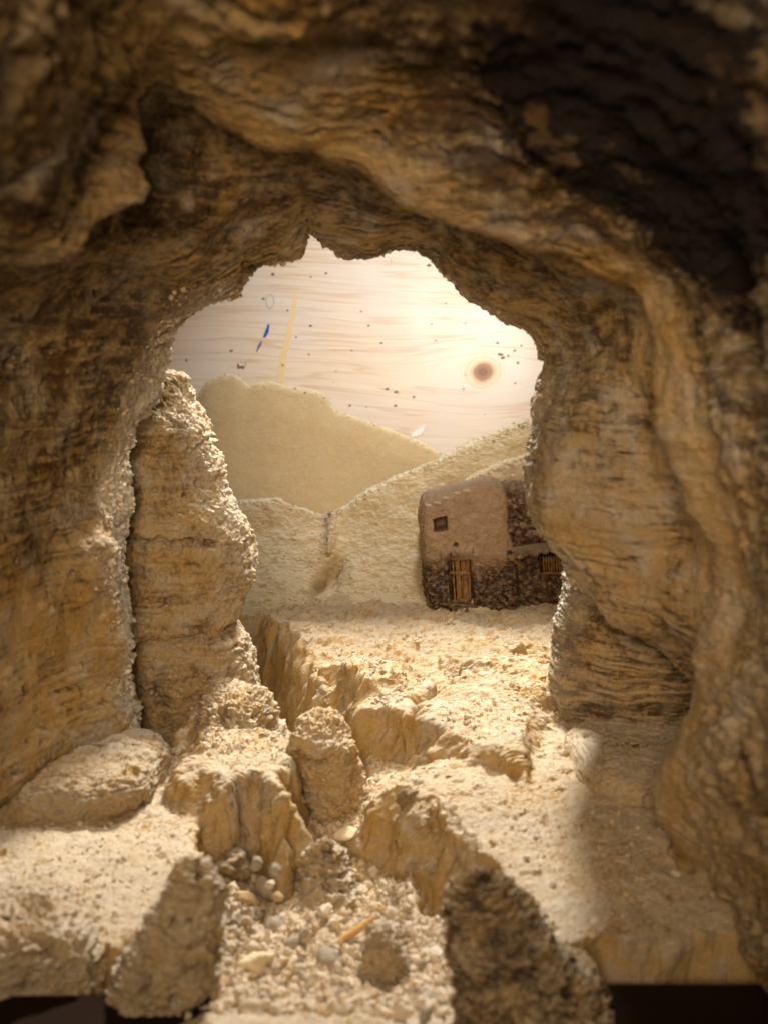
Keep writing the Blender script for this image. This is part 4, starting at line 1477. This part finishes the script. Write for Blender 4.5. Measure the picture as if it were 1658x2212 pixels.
# door: a near-black sheet painting the cavity shade, with twigs and two cross battens
dl = [P(x, y, YH + 0.06) for x, y in ((972, 1209), (1012, 1205), (1019, 1308), (978, 1311))]
dv = np.array([(p[0], p[1], p[2]) for p in dl] + [(p[0], p[1] + 0.03, p[2]) for p in dl])
me = mesh_np('door', dv, [(3, 2, 1, 0), (0, 1, 5, 4), (1, 2, 6, 5), (2, 3, 7, 6), (3, 0, 4, 7), (4, 5, 6, 7)], smooth=False, origin=house.location)
door = link('door', me, M_cavity_shade, house)
H0 = house.location
for i, (xt, xb, yt, yb) in enumerate([(976, 982, 1206, 1306), (984, 989, 1203, 1303), (990, 994, 1205, 1306), (996, 1000, 1204, 1304), (1001, 1005, 1206, 1307), (1005, 1010, 1203, 1303), (1010, 1015, 1207, 1302)]):
    stick('twig', P(xt, yt, YH + 0.035), P(xb, yb, YH + 0.035), 0.0075 + 0.002 * (i % 3), M_twig, door, H0, i)
stick('batten', P(969, 1238, YH + 0.005), P(1014, 1238, YH + 0.005), 0.0165, M_twig, door, H0, 21, flat=0.6)
stick('batten', P(976, 1300, YH + 0.01), P(1018, 1296, YH + 0.01), 0.017, M_twig, door, H0, 22, flat=0.6)
# lintel and sill
for nm, a, b, r_ in (('lintel', (958, 1196), (1022, 1190), 0.028), ('door_sill', (970, 1320), (1020, 1322), 0.026)):
    stick(nm, P(a[0], a[1], YH - 0.005), P(b[0], b[1], YH - 0.005), r_, M_clay, house, H0, 31, seg=12, rings=16)
# beam ends along the parapet
for i, (x, y, an) in enumerate([(924, 1090, -25), (944, 1085, 0), (961, 1075, 0), (985, 1065, 0), (1006, 1059, -8)]):
    c = P(x, y, YH - 0.02)
    dx_ = 0.026 * math.cos(math.radians(an))
    dz_ = 0.026 * math.sin(math.radians(an))
    stick('beam_end', c + np.array((-dx_, -0.02, -dz_)), c + np.array((dx_, -0.028, dz_)), 0.012, M_rim, house, H0, 40 + i, rings=6)
# window in the wing, its cavity shade painted as a near-black sheet
wl = [P(x, y, YH + 0.07) for x, y in ((1168, 1196), (1208, 1194), (1210, 1240), (1170, 1242))]
dv = np.array([(p[0], p[1], p[2]) for p in wl] + [(p[0], p[1] + 0.03, p[2]) for p in wl])
me = mesh_np('window', dv, [(3, 2, 1, 0), (0, 1, 5, 4), (1, 2, 6, 5), (2, 3, 7, 6), (3, 0, 4, 7), (4, 5, 6, 7)], smooth=False, origin=house.location)
win = link('window', me, M_cavity_shade, house)
for i in range(7):
    x = 1172 + i * 5.6
    stick('twig', P(x, 1200, YH + 0.045), P(x + 2, 1236, YH + 0.045), 0.0075, M_twig, win, H0, 60 + i, rings=6)
stick('batten', P(1168, 1238, YH + 0.02), P(1214, 1237, YH + 0.02), 0.012, M_twig, win, H0, 71, flat=0.6)


# awning with scalloped edge, held by a stick
def awning():
    nx_, ny_ = 60, 14
    s = np.linspace(0, 1, nx_)
    t = np.linspace(0, 1, ny_)
    A = P(1092 + s * 150, 1184 - s * 26, YH + 0.02)
    g_ = A[:, None] + t[None, :, None] * np.array((-0.01, -0.17, -0.03))
    g_[..., 2] += 0.009 * np.sin(s * 47 + 2 * np.sin(s * 9))[:, None] * t[None] + 0.006 * fbm(g_, 20, 2, 0.5, 8)
    low = g_.copy()
    low[..., 2] -= 0.030
    top = g_.reshape(-1, 3)
    bot = low.reshape(-1, 3)
    q = grid_quads(nx_, ny_)
    n0 = len(top)
    qs = [q, q[:, ::-1] + n0]
    e = []
    idx = lambda i, j: i * ny_ + j
    for i in range(nx_ - 1):
        e += [(idx(i, 0), idx(i + 1, 0), idx(i + 1, 0) + n0, idx(i, 0) + n0), (idx(i + 1, ny_ - 1), idx(i, ny_ - 1), idx(i, ny_ - 1) + n0, idx(i + 1, ny_ - 1) + n0)]
    for j in range(ny_ - 1):
        e += [(idx(0, j + 1), idx(0, j), idx(0, j) + n0, idx(0, j + 1) + n0), (idx(nx_ - 1, j), idx(nx_ - 1, j + 1), idx(nx_ - 1, j + 1) + n0, idx(nx_ - 1, j) + n0)]
    v_ = np.concatenate((top, bot))
    return mesh_np('awning', v_, np.concatenate(qs + [np.array(e)]), attrs={'stain_shade': np.concatenate((np.full(n0, 0.0), np.full(n0, 0.15))), 'dust_light': np.concatenate((np.full(n0, 0.15), np.zeros(n0)))}, smooth=False, origin=H0)  # bright top and shaded underside put into the colour


aw = link('awning', awning(), M_clay, house)
stick('prop_stick', P(1105, 1205, YH - 0.12), P(1128, 1226, YH - 0.02), 0.014, M_twig, aw, H0, 81)
stick('prop_stick', P(1096, 1190, YH - 0.14), P(1110, 1200, YH - 0.0), 0.014, M_clay, aw, H0, 82)
